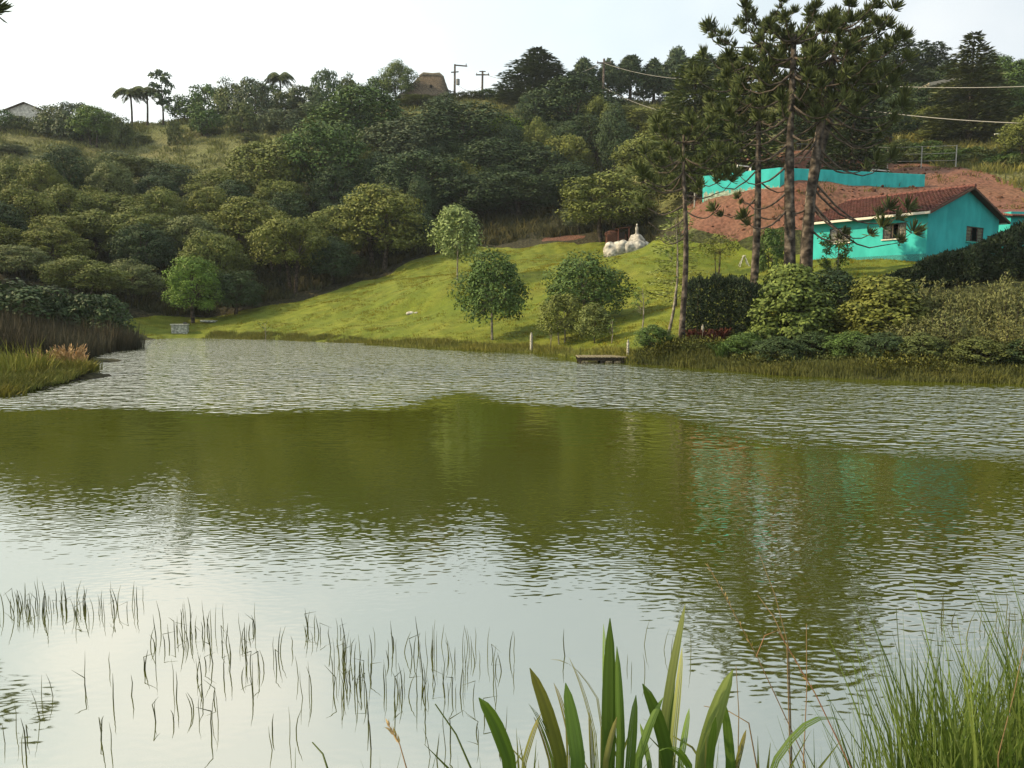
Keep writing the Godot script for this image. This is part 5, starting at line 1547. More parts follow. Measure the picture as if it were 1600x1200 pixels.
	["olive", -7.31, 103.2, 7.82, 3.55, 4, "broadleaf_tree", "brownish olive broad tree in the wood's upper right part", "tree", "trees of the wooded slope"],
	["olive", -24.79, 81.7, 6.58, 3.04, 4, "broadleaf_tree", "brownish olive rounded tree in the wood's middle centre part", "tree", "trees of the wooded slope"],
	["olive", -15.07, 114.7, 6.17, 3.16, 1, "broadleaf_tree", "grey-green tall tree in the wood's upper right part", "tree", "trees of the wooded slope"],
	["dense", -24.42, 109.7, 6.23, 2.85, 2, "broadleaf_tree", "dark green low tree in the wood's upper centre part", "tree", "trees of the wooded slope"],
	["dense", -14.86, 90.7, 6.71, 2.6, 2, "broadleaf_tree", "dark green rounded tree in the wood's middle centre part", "tree", "trees of the wooded slope"],
	["olive", -52.64, 76.8, 6.19, 2.85, 0, "broadleaf_tree", "olive leafy tree in the wood's lower left part", "tree", "trees of the wooded slope"],
	["olive", -59.54, 86.9, 6.34, 2.96, 4, "broadleaf_tree", "brownish olive slender tree in the wood's middle left part", "tree", "trees of the wooded slope"],
	["olive", -39.69, 89.3, 5.4, 2.59, 4, "broadleaf_tree", "brownish olive spreading tree in the wood's middle centre-left part", "tree", "trees of the wooded slope"],
	["dense", -20.42, 90.0, 4.79, 3.15, 2, "broadleaf_tree", "dark green spreading tree in the wood's middle centre part", "tree", "trees of the wooded slope"],
	["olive", -18.91, 105.7, 7.15, 3.42, 4, "broadleaf_tree", "brownish olive narrow tree in the wood's upper centre part", "tree", "trees of the wooded slope"],
	["olive", -28.37, 72.1, 7.2, 3.13, 0, "broadleaf_tree", "olive stout tree in the wood's lower centre-left part", "tree", "trees of the wooded slope"],
	["olive", -46.69, 70.0, 3.83, 3.35, 4, "broadleaf_tree", "brownish olive narrow tree in the wood's lower left part", "tree", "trees of the wooded slope"],
	["olive", -48.43, 78.5, 6.28, 3.17, 4, "broadleaf_tree", "brownish olive leafy tree in the wood's lower left part", "tree", "trees of the wooded slope"],
	["olive", -58.08, 92.1, 7.47, 2.57, 0, "broadleaf_tree", "olive broad tree in the wood's middle left part", "tree", "trees of the wooded slope"],
	["olive", -43.34, 74.7, 4.74, 3.39, 4, "broadleaf_tree", "brownish olive broad tree in the wood's lower left part", "tree", "trees of the wooded slope"],
	["olive", -33.77, 87.0, 6.99, 2.63, 4, "broadleaf_tree", "brownish olive tall tree in the wood's middle centre-left part", "tree", "trees of the wooded slope"],
	["dense", -35.41, 75.0, 5.57, 3.22, 2, "broadleaf_tree", "dark green spreading tree in the wood's lower centre-left part", "tree", "trees of the wooded slope"],
	["dense", -11.37, 107.0, 7.58, 2.57, 2, "broadleaf_tree", "dark green stout tree in the wood's upper right part", "tree", "trees of the wooded slope"],
	["olive", -55.86, 83.1, 4.25, 3.35, 4, "broadleaf_tree", "brownish olive ragged tree in the wood's middle left part", "tree", "trees of the wooded slope"],
	["olive", -46.86, 88.0, 5.12, 2.74, 4, "broadleaf_tree", "brownish olive narrow tree in the wood's middle left part", "tree", "trees of the wooded slope"],
	["olive", -43.26, 85.7, 5.25, 3.34, 0, "broadleaf_tree", "olive rounded tree in the wood's middle left part", "tree", "trees of the wooded slope"],
	["dense", -21.69, 113.6, 9.22, 3.17, 2, "broadleaf_tree", "dark green flat-topped tree in the wood's upper centre part", "tree", "trees of the wooded slope"],
	["olive", -29.42, 76.3, 5.33, 3.3, 0, "broadleaf_tree", "olive slender tree in the wood's lower centre-left part", "tree", "trees of the wooded slope"],
	["dense", -10.99, 92.7, 7.04, 2.51, 2, "broadleaf_tree", "dark green spreading tree in the wood's middle right part", "tree", "trees of the wooded slope"],
	["olive", 3.38, 112.5, 8.77, 2.87, 0, "broadleaf_tree", "olive stout tree in the wood's upper right part", "tree", "trees of the wooded slope"],
	["dense", -16.58, 99.3, 8.04, 3.52, 2, "broadleaf_tree", "dark green stout tree in the wood's upper centre part", "tree", "trees of the wooded slope"],
	["olive", -63.65, 94.9, 6.48, 3.28, 0, "broadleaf_tree", "olive narrow tree in the wood's middle left part", "tree", "trees of the wooded slope"],
	["dense", -25.73, 89.5, 6.03, 2.9, 2, "broadleaf_tree", "dark green flat-topped tree in the wood's middle centre part", "tree", "trees of the wooded slope"],
	["dense", 7.44, 114.9, 6.46, 3.43, 2, "broadleaf_tree", "dark green bushy tree in the wood's upper right part", "tree", "trees of the wooded slope"],
	["dense", -6.7, 110.3, 7.5, 2.74, 2, "broadleaf_tree", "dark green slender tree in the wood's upper right part", "tree", "trees of the wooded slope"],
	["dense", -5.67, 121.4, 5.86, 3.12, 2, "broadleaf_tree", "dark green leafy tree in the wood's upper right part", "tree", "trees of the wooded slope"],
	["dense", -10.63, 121.7, 8.85, 2.93, 2, "broadleaf_tree", "dark green rounded tree in the wood's upper right part", "tree", "trees of the wooded slope"],
	["dense", -16.66, 86.6, 7.88, 3.05, 2, "broadleaf_tree", "dark green narrow tree in the wood's middle centre part", "tree", "trees of the wooded slope"],
	["dense", -14.28, 95.8, 7.59, 3.3, 2, "broadleaf_tree", "dark green bushy tree in the wood's middle right part", "tree", "trees of the wooded slope"],
	["olive", -27.78, 93.6, 6.04, 3.33, 0, "broadleaf_tree", "olive broad tree in the wood's middle centre part", "tree", "trees of the wooded slope"],
	["dense", -17.97, 118.4, 6.05, 2.7, 2, "broadleaf_tree", "dark green narrow tree in the wood's upper centre part", "tree", "trees of the wooded slope"],
	["dense", -53.42, 93.6, 8.3, 3.57, 2, "broadleaf_tree", "dark green stout tree in the wood's middle left part", "tree", "trees of the wooded slope"],
	["dense", -2.06, 103.6, 7.14, 2.71, 2, "broadleaf_tree", "dark green ragged tree in the wood's upper right part", "tree", "trees of the wooded slope"],
	["dense", -0.9, 113.3, 8.44, 3.5, 2, "broadleaf_tree", "dark green low tree in the wood's upper right part", "tree", "trees of the wooded slope"],
	["olive", -24.79, 105.4, 5.83, 2.65, 1, "broadleaf_tree", "grey-green narrow tree in the wood's upper centre part", "tree", "trees of the wooded slope"],
	["dense", 2.81, 119.1, 9.5, 3.27, 2, "broadleaf_tree", "dark green flat-topped tree in the wood's upper right part", "tree", "trees of the wooded slope"],
	["olive", 12.78, 116.3, 7.79, 3.38, 0, "broadleaf_tree", "olive leafy tree in the wood's upper right part", "tree", "trees of the wooded slope"],
	["olive", -49.68, 95.9, 6.99, 2.54, 1, "broadleaf_tree", "grey-green leafy tree in the wood's middle left part", "tree", "trees of the wooded slope"],
	["dense", -14.82, 103.9, 6.64, 3.6, 2, "broadleaf_tree", "dark green tall tree in the wood's upper right part", "tree", "trees of the wooded slope"],
	["dense", -10.14, 112.9, 8.26, 2.95, 2, "broadleaf_tree", "dark green spreading tree in the wood's upper right part", "tree", "trees of the wooded slope"],
	["dense", -37.23, 93.4, 3.75, 3.1, 2, "broadleaf_tree", "dark green spreading tree in the wood's middle centre-left part", "tree", "trees of the wooded slope"],
	["olive", -63.07, 89.7, 4.74, 3.01, 4, "broadleaf_tree", "brownish olive tall tree in the wood's middle left part", "tree", "trees of the wooded slope"],
	["dense", 7.53, 110.2, 8.71, 3.58, 2, "broadleaf_tree", "dark green narrow tree in the wood's upper right part", "tree", "trees of the wooded slope"],
]

func trees() -> void:
	make_protos()
	var r := gen(999)
	var pick := {}
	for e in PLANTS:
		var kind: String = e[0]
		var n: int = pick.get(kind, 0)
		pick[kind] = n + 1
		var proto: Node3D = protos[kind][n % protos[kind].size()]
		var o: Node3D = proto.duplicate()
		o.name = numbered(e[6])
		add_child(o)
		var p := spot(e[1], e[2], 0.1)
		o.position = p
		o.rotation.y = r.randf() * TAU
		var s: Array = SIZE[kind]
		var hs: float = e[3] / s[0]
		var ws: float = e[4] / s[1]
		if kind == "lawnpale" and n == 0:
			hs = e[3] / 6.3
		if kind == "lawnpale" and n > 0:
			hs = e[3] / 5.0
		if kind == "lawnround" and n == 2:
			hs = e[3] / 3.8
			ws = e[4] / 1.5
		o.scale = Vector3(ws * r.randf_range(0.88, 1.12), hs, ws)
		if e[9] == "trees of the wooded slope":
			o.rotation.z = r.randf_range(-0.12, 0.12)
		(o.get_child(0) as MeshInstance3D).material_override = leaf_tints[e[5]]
		if (kind == "lawnround" or kind == "lawnpale") and n < 2:
			(o.get_child(1) as MeshInstance3D).material_override = pale_bark_mat
		tag(o, e[7], e[8], e[9])
	# tall trees beyond the left edge of the picture, which shade the reeds
	for k in 4:
		var o: Node3D = protos.dense[k].duplicate()
		o.name = numbered("shore_tree")
		add_child(o)
		o.position = spot([-43.0, -47.0, -44.0, -52.0][k], [38.0, 44.0, 50.0, 60.0][k])
		o.scale = Vector3(1.3, 1.6, 1.3)
		tag(o, ["dark tree just out of view beside the left reeds", "second dark tree out of view beyond the left reeds", "third dark tree out of view, nearest the wood", "fourth dark tree out of view uphill of the left reeds"][k], "tree", "shade trees on the left shore")
	hedges()
	saplings()

func hedge(called: String, label: String, line: Array, sd: int, c1: Color, c2: Color, lf: float, per_m3: float) -> void:
	# line: [x, d, top above ground, half thickness]
	var r := gen(sd)
	var lumpy := noise(0.5, sd, 3)
	var p0 := spot(line[0][0], line[0][1])
	var o := thing(called, label, "hedge", p0)
	var m := MB.new()
	var t := MB.new()
	for i in line.size() - 1:
		var a: Array = line[i]
		var b: Array = line[i + 1]
		var l := Vector2(b[0] - a[0], b[1] - a[1]).length()
		var along := Vector3(b[0] - a[0], 0, -(b[1] - a[1])) / l
		var side := along.cross(Vector3.UP)
		var n := int(l * per_m3)
		for j in n:
			var u := r.randf()
			var q := spot(lerpf(a[0], b[0], u), lerpf(a[1], b[1], u)) if j % 12 == 0 else Vector3.ZERO
			if j % 12 != 0:
				q = Vector3(lerpf(a[0], b[0], u), lerpf(land(a[0], a[1]), land(b[0], b[1]), u) if j % 12 == 1 else 0.0, -lerpf(a[1], b[1], u))
				q.y = lerpf(line_y(a), line_y(b), u)
			var top: float = lerpf(a[2], b[2], u) * (1.0 + 0.16 * lumpy.get_noise_1d(q.x * 3.0 + q.z)) + maxf(0.0, r.randfn(0.0, 0.07))
			var th := lerpf(a[3], b[3], u) * (1.0 + 0.5 * lumpy.get_noise_2d(q.x * 1.6, r.randf() * 0.3 + 40.0))
			var w := r.randf_range(-1, 1)
			var y := r.randf()
			var shell := r.randf() < 0.75
			if shell:
				if r.randf() < 0.45: y = 0.95 + r.randf() * 0.1
				else: w = signf(w) * r.randf_range(0.85, 1.08)
			var out := (side * w + Vector3(0, (y - 0.6) * 1.6, 0)).normalized()
			var look := (out + rnd3(r) * 0.6).normalized()
			m.leaf(q + side * (w * th * (1.0 - 0.25 * y * y)) + Vector3(0, y * top, 0) - p0, (Vector3.UP * 0.35 + out * 0.8 + rnd3(r) * 0.9).normalized(), look, lf * r.randf_range(0.7, 1.5), lf * r.randf_range(0.25, 0.45), c1.lerp(c2, r.randf()), 0.4)
		for j in int(l / 0.6):
			var u := (j + 0.5) / int(l / 0.6)
			var q := Vector3(lerpf(a[0], b[0], u), lerpf(line_y(a), line_y(b), u), -lerpf(a[1], b[1], u)) - p0
			wood_tube(t, q - Vector3(0, 0.3, 0), q + Vector3(0, lerpf(a[2], b[2], u) * 0.85, 0), 0.05, 0.015, rnd3(r) * 0.1, 4)
	part("foliage", m.mesh(), leaf_tints[2], o)
	part("stems", t.mesh(), bark_mat, o)

var line_cache := {}
func line_y(a: Array) -> float:
	var key := Vector2(a[0], a[1])
	if not line_cache.has(key):
		line_cache[key] = land(a[0], a[1])
	return line_cache[key]

func hedges() -> void:
	var c1 := Color(0.025, 0.03, 0.015)
	var c2 := Color(0.085, 0.1, 0.045)
	hedge("clipped_hedge", "near-black clipped hedge block between left araucaria and the glossy green bush", [[8.3, 36.8, 2.2, 0.75], [9.4, 36.6, 2.35, 0.85], [10.6, 36.3, 2.3, 0.85], [12.0, 36.0, 2.0, 0.75]], 301, c1, c2, 0.17, 4000.0)
	hedge("long_hedge", "long dark overgrown hedge rising to the right in front of the turquoise house", [[18.6, 39.3, 0.5, 0.5], [19.9, 38.9, 0.9, 0.8], [20.7, 38.6, 1.15, 0.9], [22.0, 38.2, 1.25, 1.05], [23.5, 37.8, 1.75, 1.15], [24.9, 37.5, 2.2, 1.2], [27.4, 37.0, 2.7, 1.25]], 302, c1, c2, 0.18, 4200.0)

func saplings() -> void:
	var defs := [[-18.2, 56.6, 1.5, 0.5, 34, "tiny bent sapling with a pale foot at the lawn's water edge"], [2.05, 42.2, 1.3, 0.12, 10, "thin leafless sapling right of the pointed white post"], [6.0, 36.4, 2.6, 0.55, 60, "slender sparse sapling with thin pale stem beside the dock"], [15.9, 38.6, 3.6, 0.75, 330, "straggly small tree in front of the house between window and corner"], [5.0, 39.0, 1.2, 0.2, 24, "short sapling behind the dock"], [7.45, 37.0, 5.6, 0.4, 50, "pale second stem standing just left of the first araucaria"]]
	for e in defs:
		var r := gen(int(e[0] * 100) + 5000)
		var o := thing("sapling", e[5], "sapling", spot(e[0], e[1]), 0.0, "saplings by the lake")
		var t := MB.new()
		var m := MB.new()
		var h: float = e[2]
		wood_tube(t, Vector3(0, -0.3, 0), Vector3(0.05 * h, h, 0), 0.02 + 0.012 * h, 0.01, Vector3(0.05, 0, 0.02) * h, 6)
		for k in 9 + int(e[4]) / 20:
			var y := h * r.randf_range(0.35, 0.95)
			var out := Vector3(r.randf_range(-1, 1), 0, r.randf_range(-1, 1)).normalized()
			var tip: Vector3 = Vector3(0.05 * y, y, 0) + (out + Vector3(0, 0.7, 0)) * e[3] * r.randf_range(0.5, 1.0)
			wood_tube(t, Vector3(0.05 * y, y * 0.95, 0), tip, 0.014, 0.005, Vector3(0, -0.05, 0), 3)
			for j in int(e[4]) / 6 + 1:
				var q: Vector3 = Vector3(0.05 * y, y, 0).lerp(tip, r.randf_range(0.3, 1.1)) + rnd3(r) * 0.12 * e[3]
				m.leaf(q, (rnd3(r) + out).normalized(), (Vector3.UP + rnd3(r)).normalized(), r.randf_range(0.1, 0.2), r.randf_range(0.05, 0.09), Color(0.08, 0.1, 0.03).lerp(Color(0.19, 0.2, 0.07), r.randf()))
		part("stem", t.mesh(), pale_bark_mat, o)
		part("leaves", m.mesh(), leaf_tints[5], o)

func araucarias() -> void:
	var R := PI
	araucaria("araucaria", "slender young araucaria, leftmost, with flat olive crown and bare upcurved boughs", spot(7.75, 34.9, 0.1), 9.2, 0.15, Vector2(-0.1, 0), 7.3, 2.1, 11, [[6.9, R - 0.3, 2.3, 0.25, true], [6.6, 0.2, 2.2, 0.3, true], [6.2, R + 0.4, 1.9, 0.1, true], [5.9, 0.5, 1.6, 0.1, false], [5.6, R, 1.7, -0.05, false], [5.2, 2.0, 1.5, 0.0, false], [6.4, 1.4, 1.6, 0.2, true], [4.8, R + 0.2, 1.2, 0.0, false]], 0.9)
	araucaria("araucaria", "second araucaria from the left, straight brown trunk with a single rosette low on its left", spot(13.1, 42, 0.1), 14.2, 0.225, Vector2(0.1, 0), 9.8, 3.2, 12, [[8.6, R - 0.1, 3.4, -0.05, true], [8.2, 0.1, 2.6, -0.05, false], [7.4, R + 0.1, 2.8, -0.1, false], [6.9, R - 0.3, 2.9, -0.15, false], [6.3, 0.2, 2.0, -0.05, false], [5.5, R - 0.2, 2.4, -0.3, true], [5.2, R + 0.3, 1.0, 0.2, true], [9.3, R, 3.6, 0.05, true], [9.6, 1.2, 2.6, 0.0, true], [9.0, 0.4, 3.0, 0.0, true], [4.4, 0.3, 1.6, 0.25, false]], 0.85)
	araucaria("araucaria", "thick lichen-grey araucaria trunk standing left of the leaning one", spot(13.35, 37.5, 0.1), 13.5, 0.31, Vector2(-0.2, 0), 10.0, 2.9, 13, [[9.9, R, 3.0, 0.0, true], [9.4, R + 0.3, 2.6, -0.05, true], [8.6, R - 0.2, 2.6, -0.1, false], [7.6, R + 0.2, 2.4, -0.12, false], [6.4, R, 2.2, -0.2, false], [9.0, 0.9, 1.6, 0.0, false], [5.6, R - 0.3, 2.5, -0.25, true]], 0.9)
	araucaria("araucaria", "thick dark reddish araucaria trunk leaning right, with long low rosette-tipped boughs", spot(14.55, 38.5, 0.1), 13.9, 0.31, Vector2(1.3, -0.4), 10.3, 3.0, 14, [[9.9, 0.1, 3.6, 0.0, true], [9.5, R - 0.2, 2.6, -0.1, false], [9.2, 0.5, 3.0, -0.25, false], [8.8, R + 0.2, 2.2, -0.45, false], [8.6, R - 0.4, 2.4, -0.5, false], [8.1, -0.15, 4.0, -0.05, true], [7.7, 0.3, 2.6, -0.12, true], [6.5, 0.15, 4.4, -0.3, true], [6.2, -0.1, 4.0, -0.2, true], [5.5, 0.2, 4.6, -0.32, true], [5.3, 0.5, 3.2, -0.35, true], [4.2, 0.4, 1.6, -0.2, true], [9.6, 1.3, 2.4, 0.0, true], [5.2, R, 1.6, 0.1, false]], 0.95)
	araucaria("araucaria", "araucaria behind the leaning one, its pale candelabra top the farthest right", spot(16.2, 43, 0.1), 13.4, 0.3, Vector2(2.4, 0), 10.6, 2.6, 15, [[9.4, 0.0, 3.8, 0.1, true], [8.8, 0.4, 3.6, 0.0, true], [8.4, -0.3, 3.6, 0.0, true], [9.8, 0.8, 3.2, 0.15, true]], 0.9)
	araucaria("araucaria", "araucaria on the left shore whose bough tip enters the picture's top corner", spot(-23.8, 28, 0.1), 15.5, 0.35, Vector2(0, 0), 11.6, 3.4, 16, [[11.8, 0.02, 5.6, 0.12, true]], 0.9)

func strap_plant(called: String, label: String, cat: String, at: Vector3, count: int, h: float, w: float, c1: Color, c2: Color, sd: int, arch: float) -> void:
	var r := gen(sd)
	var m := MB.new()
	for k in count:
		var a := r.randf() * TAU
		var out := Vector3(cos(a), 0, sin(a))
		var l := h * r.randf_range(0.6, 1.15)
		var p := out * 0.3 * h * sqrt(r.randf())
		m.blade(PackedVector3Array([p, p + out * l * 0.18 + Vector3(0, l * 0.5, 0), p + out * l * (0.3 + arch * 0.3) + Vector3(0, l * (0.9 - arch * 0.15), 0), p + out * l * (0.45 + arch * 0.6) + Vector3(0, l * (1.0 - arch * 0.5), 0)]), PackedFloat32Array([w, w, w * 0.8, w * 0.1]), out.cross(Vector3.UP), c1, c1.lerp(c2, r.randf()), 0.15)
	tag(part(called, m.mesh(), leaf_tints[0], self), label, cat)
	get_child(-1).position = at

func low_plants() -> void:
	var red1 := Color(0.06, 0.018, 0.016)
	var red2 := Color(0.15, 0.045, 0.038)
	for k in 4:
		strap_plant("red_leaf_plant", ["dark red strappy plant against the first araucaria's foot", "dark red strappy plant left of the pale short post", "dark red strappy plant right of the pale short post", "dark red strappy plant at the clipped hedge's corner"][k], "plant", spot([8.1, 8.5, 8.95, 9.5][k], [34.8, 34.6, 34.6, 34.9][k]), 34, 0.62, 0.05, red1, red2, 400 + k, 0.5)
	for k in 4:
		strap_plant("strap_leaf_clump", ["bright green strappy clump nearest the red plants", "tallest bright green strappy clump on the far bank", "arching green strappy clump below the clipped hedge", "low green strappy clump at the glossy bush's foot"][k], "plant", spot([8.7, 9.2, 9.8, 10.4][k], [31.9, 32.2, 32.4, 32.8][k]), 60, 0.85, 0.04, Color(0.06, 0.1, 0.03), Color(0.12, 0.2, 0.06), 410 + k, 0.6)
	var grass_mat := leaf_mat(Color(0.75, 0.75, 0.75), 0.7, 0.3)
	var g1 := Color(0.12, 0.14, 0.03)
	var g2 := Color(0.24, 0.24, 0.07)
	# lawn texture, shore grass, bank weeds
	scatter("lawn_grass", "short tufts of grass over the lawn", "grass", tuft(500, 9, 0.09, 0.02, 0.14, 0.5, Color(0.17, 0.18, 0.02), Color(0.24, 0.24, 0.04)), grass_mat, tufts_in(LAWN, 16000, 501, 0.7, 1.5, 0.2, 0.1))
	var shore := [-24, 55.0, -21, 57.5, -18, 56.2, -13.3, 52.4, -6.6, 46.9, -1.6, 42.9, 1.2, 41.2, 2.8, 37.6, 5.3, 32.9, 5.6, 34.6, 3.6, 39, 1.4, 43, -1.4, 45, -6.5, 49.6, -13.3, 55.2, -18, 59, -24, 62]
	scatter("shore_grass", "rough grass fringing the far shore", "grass", tuft(502, 14, 0.3, 0.02, 0.2, 0.5, g1, g2), grass_mat, tufts_in(shore, 5500, 503, 0.5, 1.2, 0.25, 0.05, 0.03, Color(1.1, 1.02, 0.8)))
	var edge := [5.3, 32.9, 7.7, 30.6, 9.5, 28.0, 11.2, 26.5, 13, 25.6, 16.6, 24.5, 24, 23.9, 24, 26.0, 16.6, 26.4, 12.6, 27.9, 9.8, 30.2, 7.8, 32.6, 5.6, 34.8]
	scatter("shore_weeds", "dark rough weeds along the waterline of the right far bank", "weeds", tuft(518, 14, 0.24, 0.022, 0.22, 0.7, Color(0.055, 0.07, 0.02), Color(0.15, 0.16, 0.05)), grass_mat, tufts_in(edge, 3500, 519, 0.5, 1.2, 0.3, 0.05, 0.03, Color(1.1, 1.02, 0.85)))
	var bank := [5.2, 33.3, 7.9, 31.0, 9.7, 28.8, 11.5, 27.2, 13.2, 26.3, 16.6, 25.2, 24, 24.8, 34, 24, 34, 32, 27, 33, 20, 36, 14, 36.5, 9, 34.2, 6.5, 35]
	scatter("bank_weeds", "tangled weeds and tall grass covering the right far bank", "weeds", tuft(504, 16, 0.28, 0.022, 0.28, 0.7, Color(0.05, 0.065, 0.02), Color(0.13, 0.145, 0.045)), grass_mat, tufts_in(bank, 11000, 505, 0.5, 1.3, 0.3, 0.05, 0.03, Color(1.1, 1.02, 0.85)))
	var wm := MB.new()
	var r := gen(506)
	for k in 60:
		var d := rnd3(r)
		d.y = absf(d.y)
		wm.leaf(d * 0.3, (d + rnd3(r) * 0.4).normalized(), (Vector3.UP + rnd3(r) * 0.6).normalized(), r.randf_range(0.05, 0.1), r.randf_range(0.03, 0.05), Color(0.05, 0.07, 0.02).lerp(Color(0.12, 0.14, 0.045), r.randf()))
	scatter("bank_ground_cover", "leafy ground cover among the weeds of the right far bank", "ground cover", wm.mesh(), grass_mat, tufts_in(bank, 2200, 507, 0.6, 1.5, 0.3, 0.25))
	var clod := MB.new()
	clod.lump(Transform3D(), Vector3(0.16, 0.1, 0.13), 4, noise(3.0, 4, 2), 0.7, Color(0.2, 0.095, 0.062))
	scatter("earth_clods", "loose clods of red earth on the bare bank", "earth", clod.mesh(), grained(Color.WHITE, 0.95, 2.0, 1.0, 0.6, 45), tufts_in(EARTH, 600, 515, 0.3, 1.1, 0.3, 0.25, -0.01, Color(0.8, 0.8, 0.8)))
	scatter("bank_sprouts", "sparse weeds sprouting on the red earth bank", "weeds", tuft(516, 12, 0.3, 0.03, 0.25, 0.8, Color(0.08, 0.09, 0.03), Color(0.17, 0.17, 0.06)), grass_mat, tufts_in(EARTH, 420, 517, 0.5, 1.4, 0.3, 0.4))
	# left mound
	var mound := [-15.1, 22.4, -15.6, 24.6, -16.3, 27.8, -18.2, 30.6, -22, 33, -30, 34, -34, 28, -30, 22, -22, 20.5, -17, 21.5]
	scatter("mound_grass", "tall yellow-green grass covering the left near bank", "grass", tuft(508, 18, 1.0, 0.03, 0.3, 0.5, Color(0.12, 0.155, 0.03), Color(0.3, 0.31, 0.075)), grass_mat, tufts_in(mound, 2600, 509, 0.5, 1.1, 0.25, 0.0, 0.03, Color(1.12, 1.02, 0.8)))
	var mat_edge := [-13.9, 21.2, -14.3, 24.4, -15.4, 28.3, -17.5, 32, -19, 31, -17, 27.5, -16, 24, -17, 20, -24, 18.5, -22, 17.5, -16, 19.5]
	scatter("mound_edge_grass", "low grass trailing into the water around the left bank", "grass", tuft(510, 14, 0.4, 0.03, 0.3, 0.8, Color(0.11, 0.13, 0.03), Color(0.24, 0.24, 0.06)), grass_mat, tufts_in(mat_edge, 1500, 511, 0.5, 1.1, 0.25, 0.0, -0.12))
	# pinkish plume grass
	for k in 7:
		var rp := gen(520 + k)
		var m := MB.new()
		for j in 90:
			var a := rp.randf() * TAU
			var out := Vector3(cos(a), 0, sin(a))
			var l := rp.randf_range(0.7, 1.25)
			var lean := rp.randf_range(0.1, 0.5)
			var p := out * 0.25 * rp.randf()
			var pink := Color(0.42, 0.24, 0.15).lerp(Color(0.55, 0.35, 0.2), rp.randf())
			var tip := p + out * lean * l + Vector3(0.12, l, 0)
			m.blade(PackedVector3Array([p, p.lerp(tip, 0.55) + Vector3(0, 0.06, 0), tip]), PackedFloat32Array([0.022, 0.02, 0.006]), out.cross(Vector3.UP), Color(0.17, 0.16, 0.06), pink)
			for q in 5:
				m.leaf(p.lerp(tip, 0.7 + 0.06 * q), (out * 0.5 + Vector3(0, 0.8, 0) + rnd3(rp) * 0.5).normalized(), (rnd3(rp) + Vector3.UP).normalized(), 0.16, 0.04, pink)
		tag(part("plume_grass", m.mesh(), leaf_tints[0], self), "pinkish plumed grass clump at the water end of the left bank", "grass", "plume grasses on the left bank")
		get_child(-1).position = spot([-16.9, -17.5, -18.1, -17.2, -18.6, -17.9, -16.4][k], [29.2, 30.4, 31.4, 28.2, 30.2, 29.0, 28.4][k])
	# dark reeds
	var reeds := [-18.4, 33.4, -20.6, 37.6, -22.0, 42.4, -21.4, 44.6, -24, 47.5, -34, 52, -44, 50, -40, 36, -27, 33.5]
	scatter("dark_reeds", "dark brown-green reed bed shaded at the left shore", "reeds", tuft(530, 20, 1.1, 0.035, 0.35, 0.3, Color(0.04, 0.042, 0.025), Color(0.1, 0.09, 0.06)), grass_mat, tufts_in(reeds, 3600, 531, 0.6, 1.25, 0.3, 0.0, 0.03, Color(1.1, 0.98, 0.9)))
	# meadow on the hill and rough ground
	var meadow := [-110, 112, -60, 112, -20, 116, 10, 122, 40, 118, 60, 100, 75, 100, 70, 140, 30, 150, -110, 154]
	scatter("meadow_grass", "rough tussocky grass and scrub over the hill meadow", "grass", tuft(540, 16, 0.5, 0.1, 0.6, 0.9, Color(0.17, 0.19, 0.065), Color(0.28, 0.28, 0.12)), grass_mat, tufts_in(meadow, 7000, 541, 0.5, 1.5, 0.3, 0.25, 0.1, Color(1.06, 1.02, 0.85)))
	var slope := [41, 62, 36, 50, 30, 34, 25, 27, 45, 24, 75, 40, 85, 98, 42, 104, 30, 92, 34, 84, 40, 78]
	scatter("slope_grass", "pale green tussock grass on the slope behind the earth bank", "grass", tuft(542, 16, 0.7, 0.07, 0.5, 0.7, Color(0.12, 0.14, 0.04), Color(0.26, 0.26, 0.1)), grass_mat, tufts_in(slope, 9000, 543, 0.5, 1.4, 0.25, 0.1, 0.1))
	var under := [-45, 66, -30, 67, -20, 74, -10, 84, 0, 84, 8, 84, 13, 66, 14, 78, 18, 92, 8, 118, -20, 112, -45, 104, -70, 100, -60, 70]
	scatter("wood_undergrowth", "dark undergrowth on the floor of the wood", "undergrowth", tuft(544, 16, 0.8, 0.09, 0.6, 0.8, Color(0.045, 0.05, 0.022), Color(0.1, 0.1, 0.045)), grass_mat, tufts_in(under, 6000, 545, 0.5, 1.4, 0.3, 0.0, 0.1))

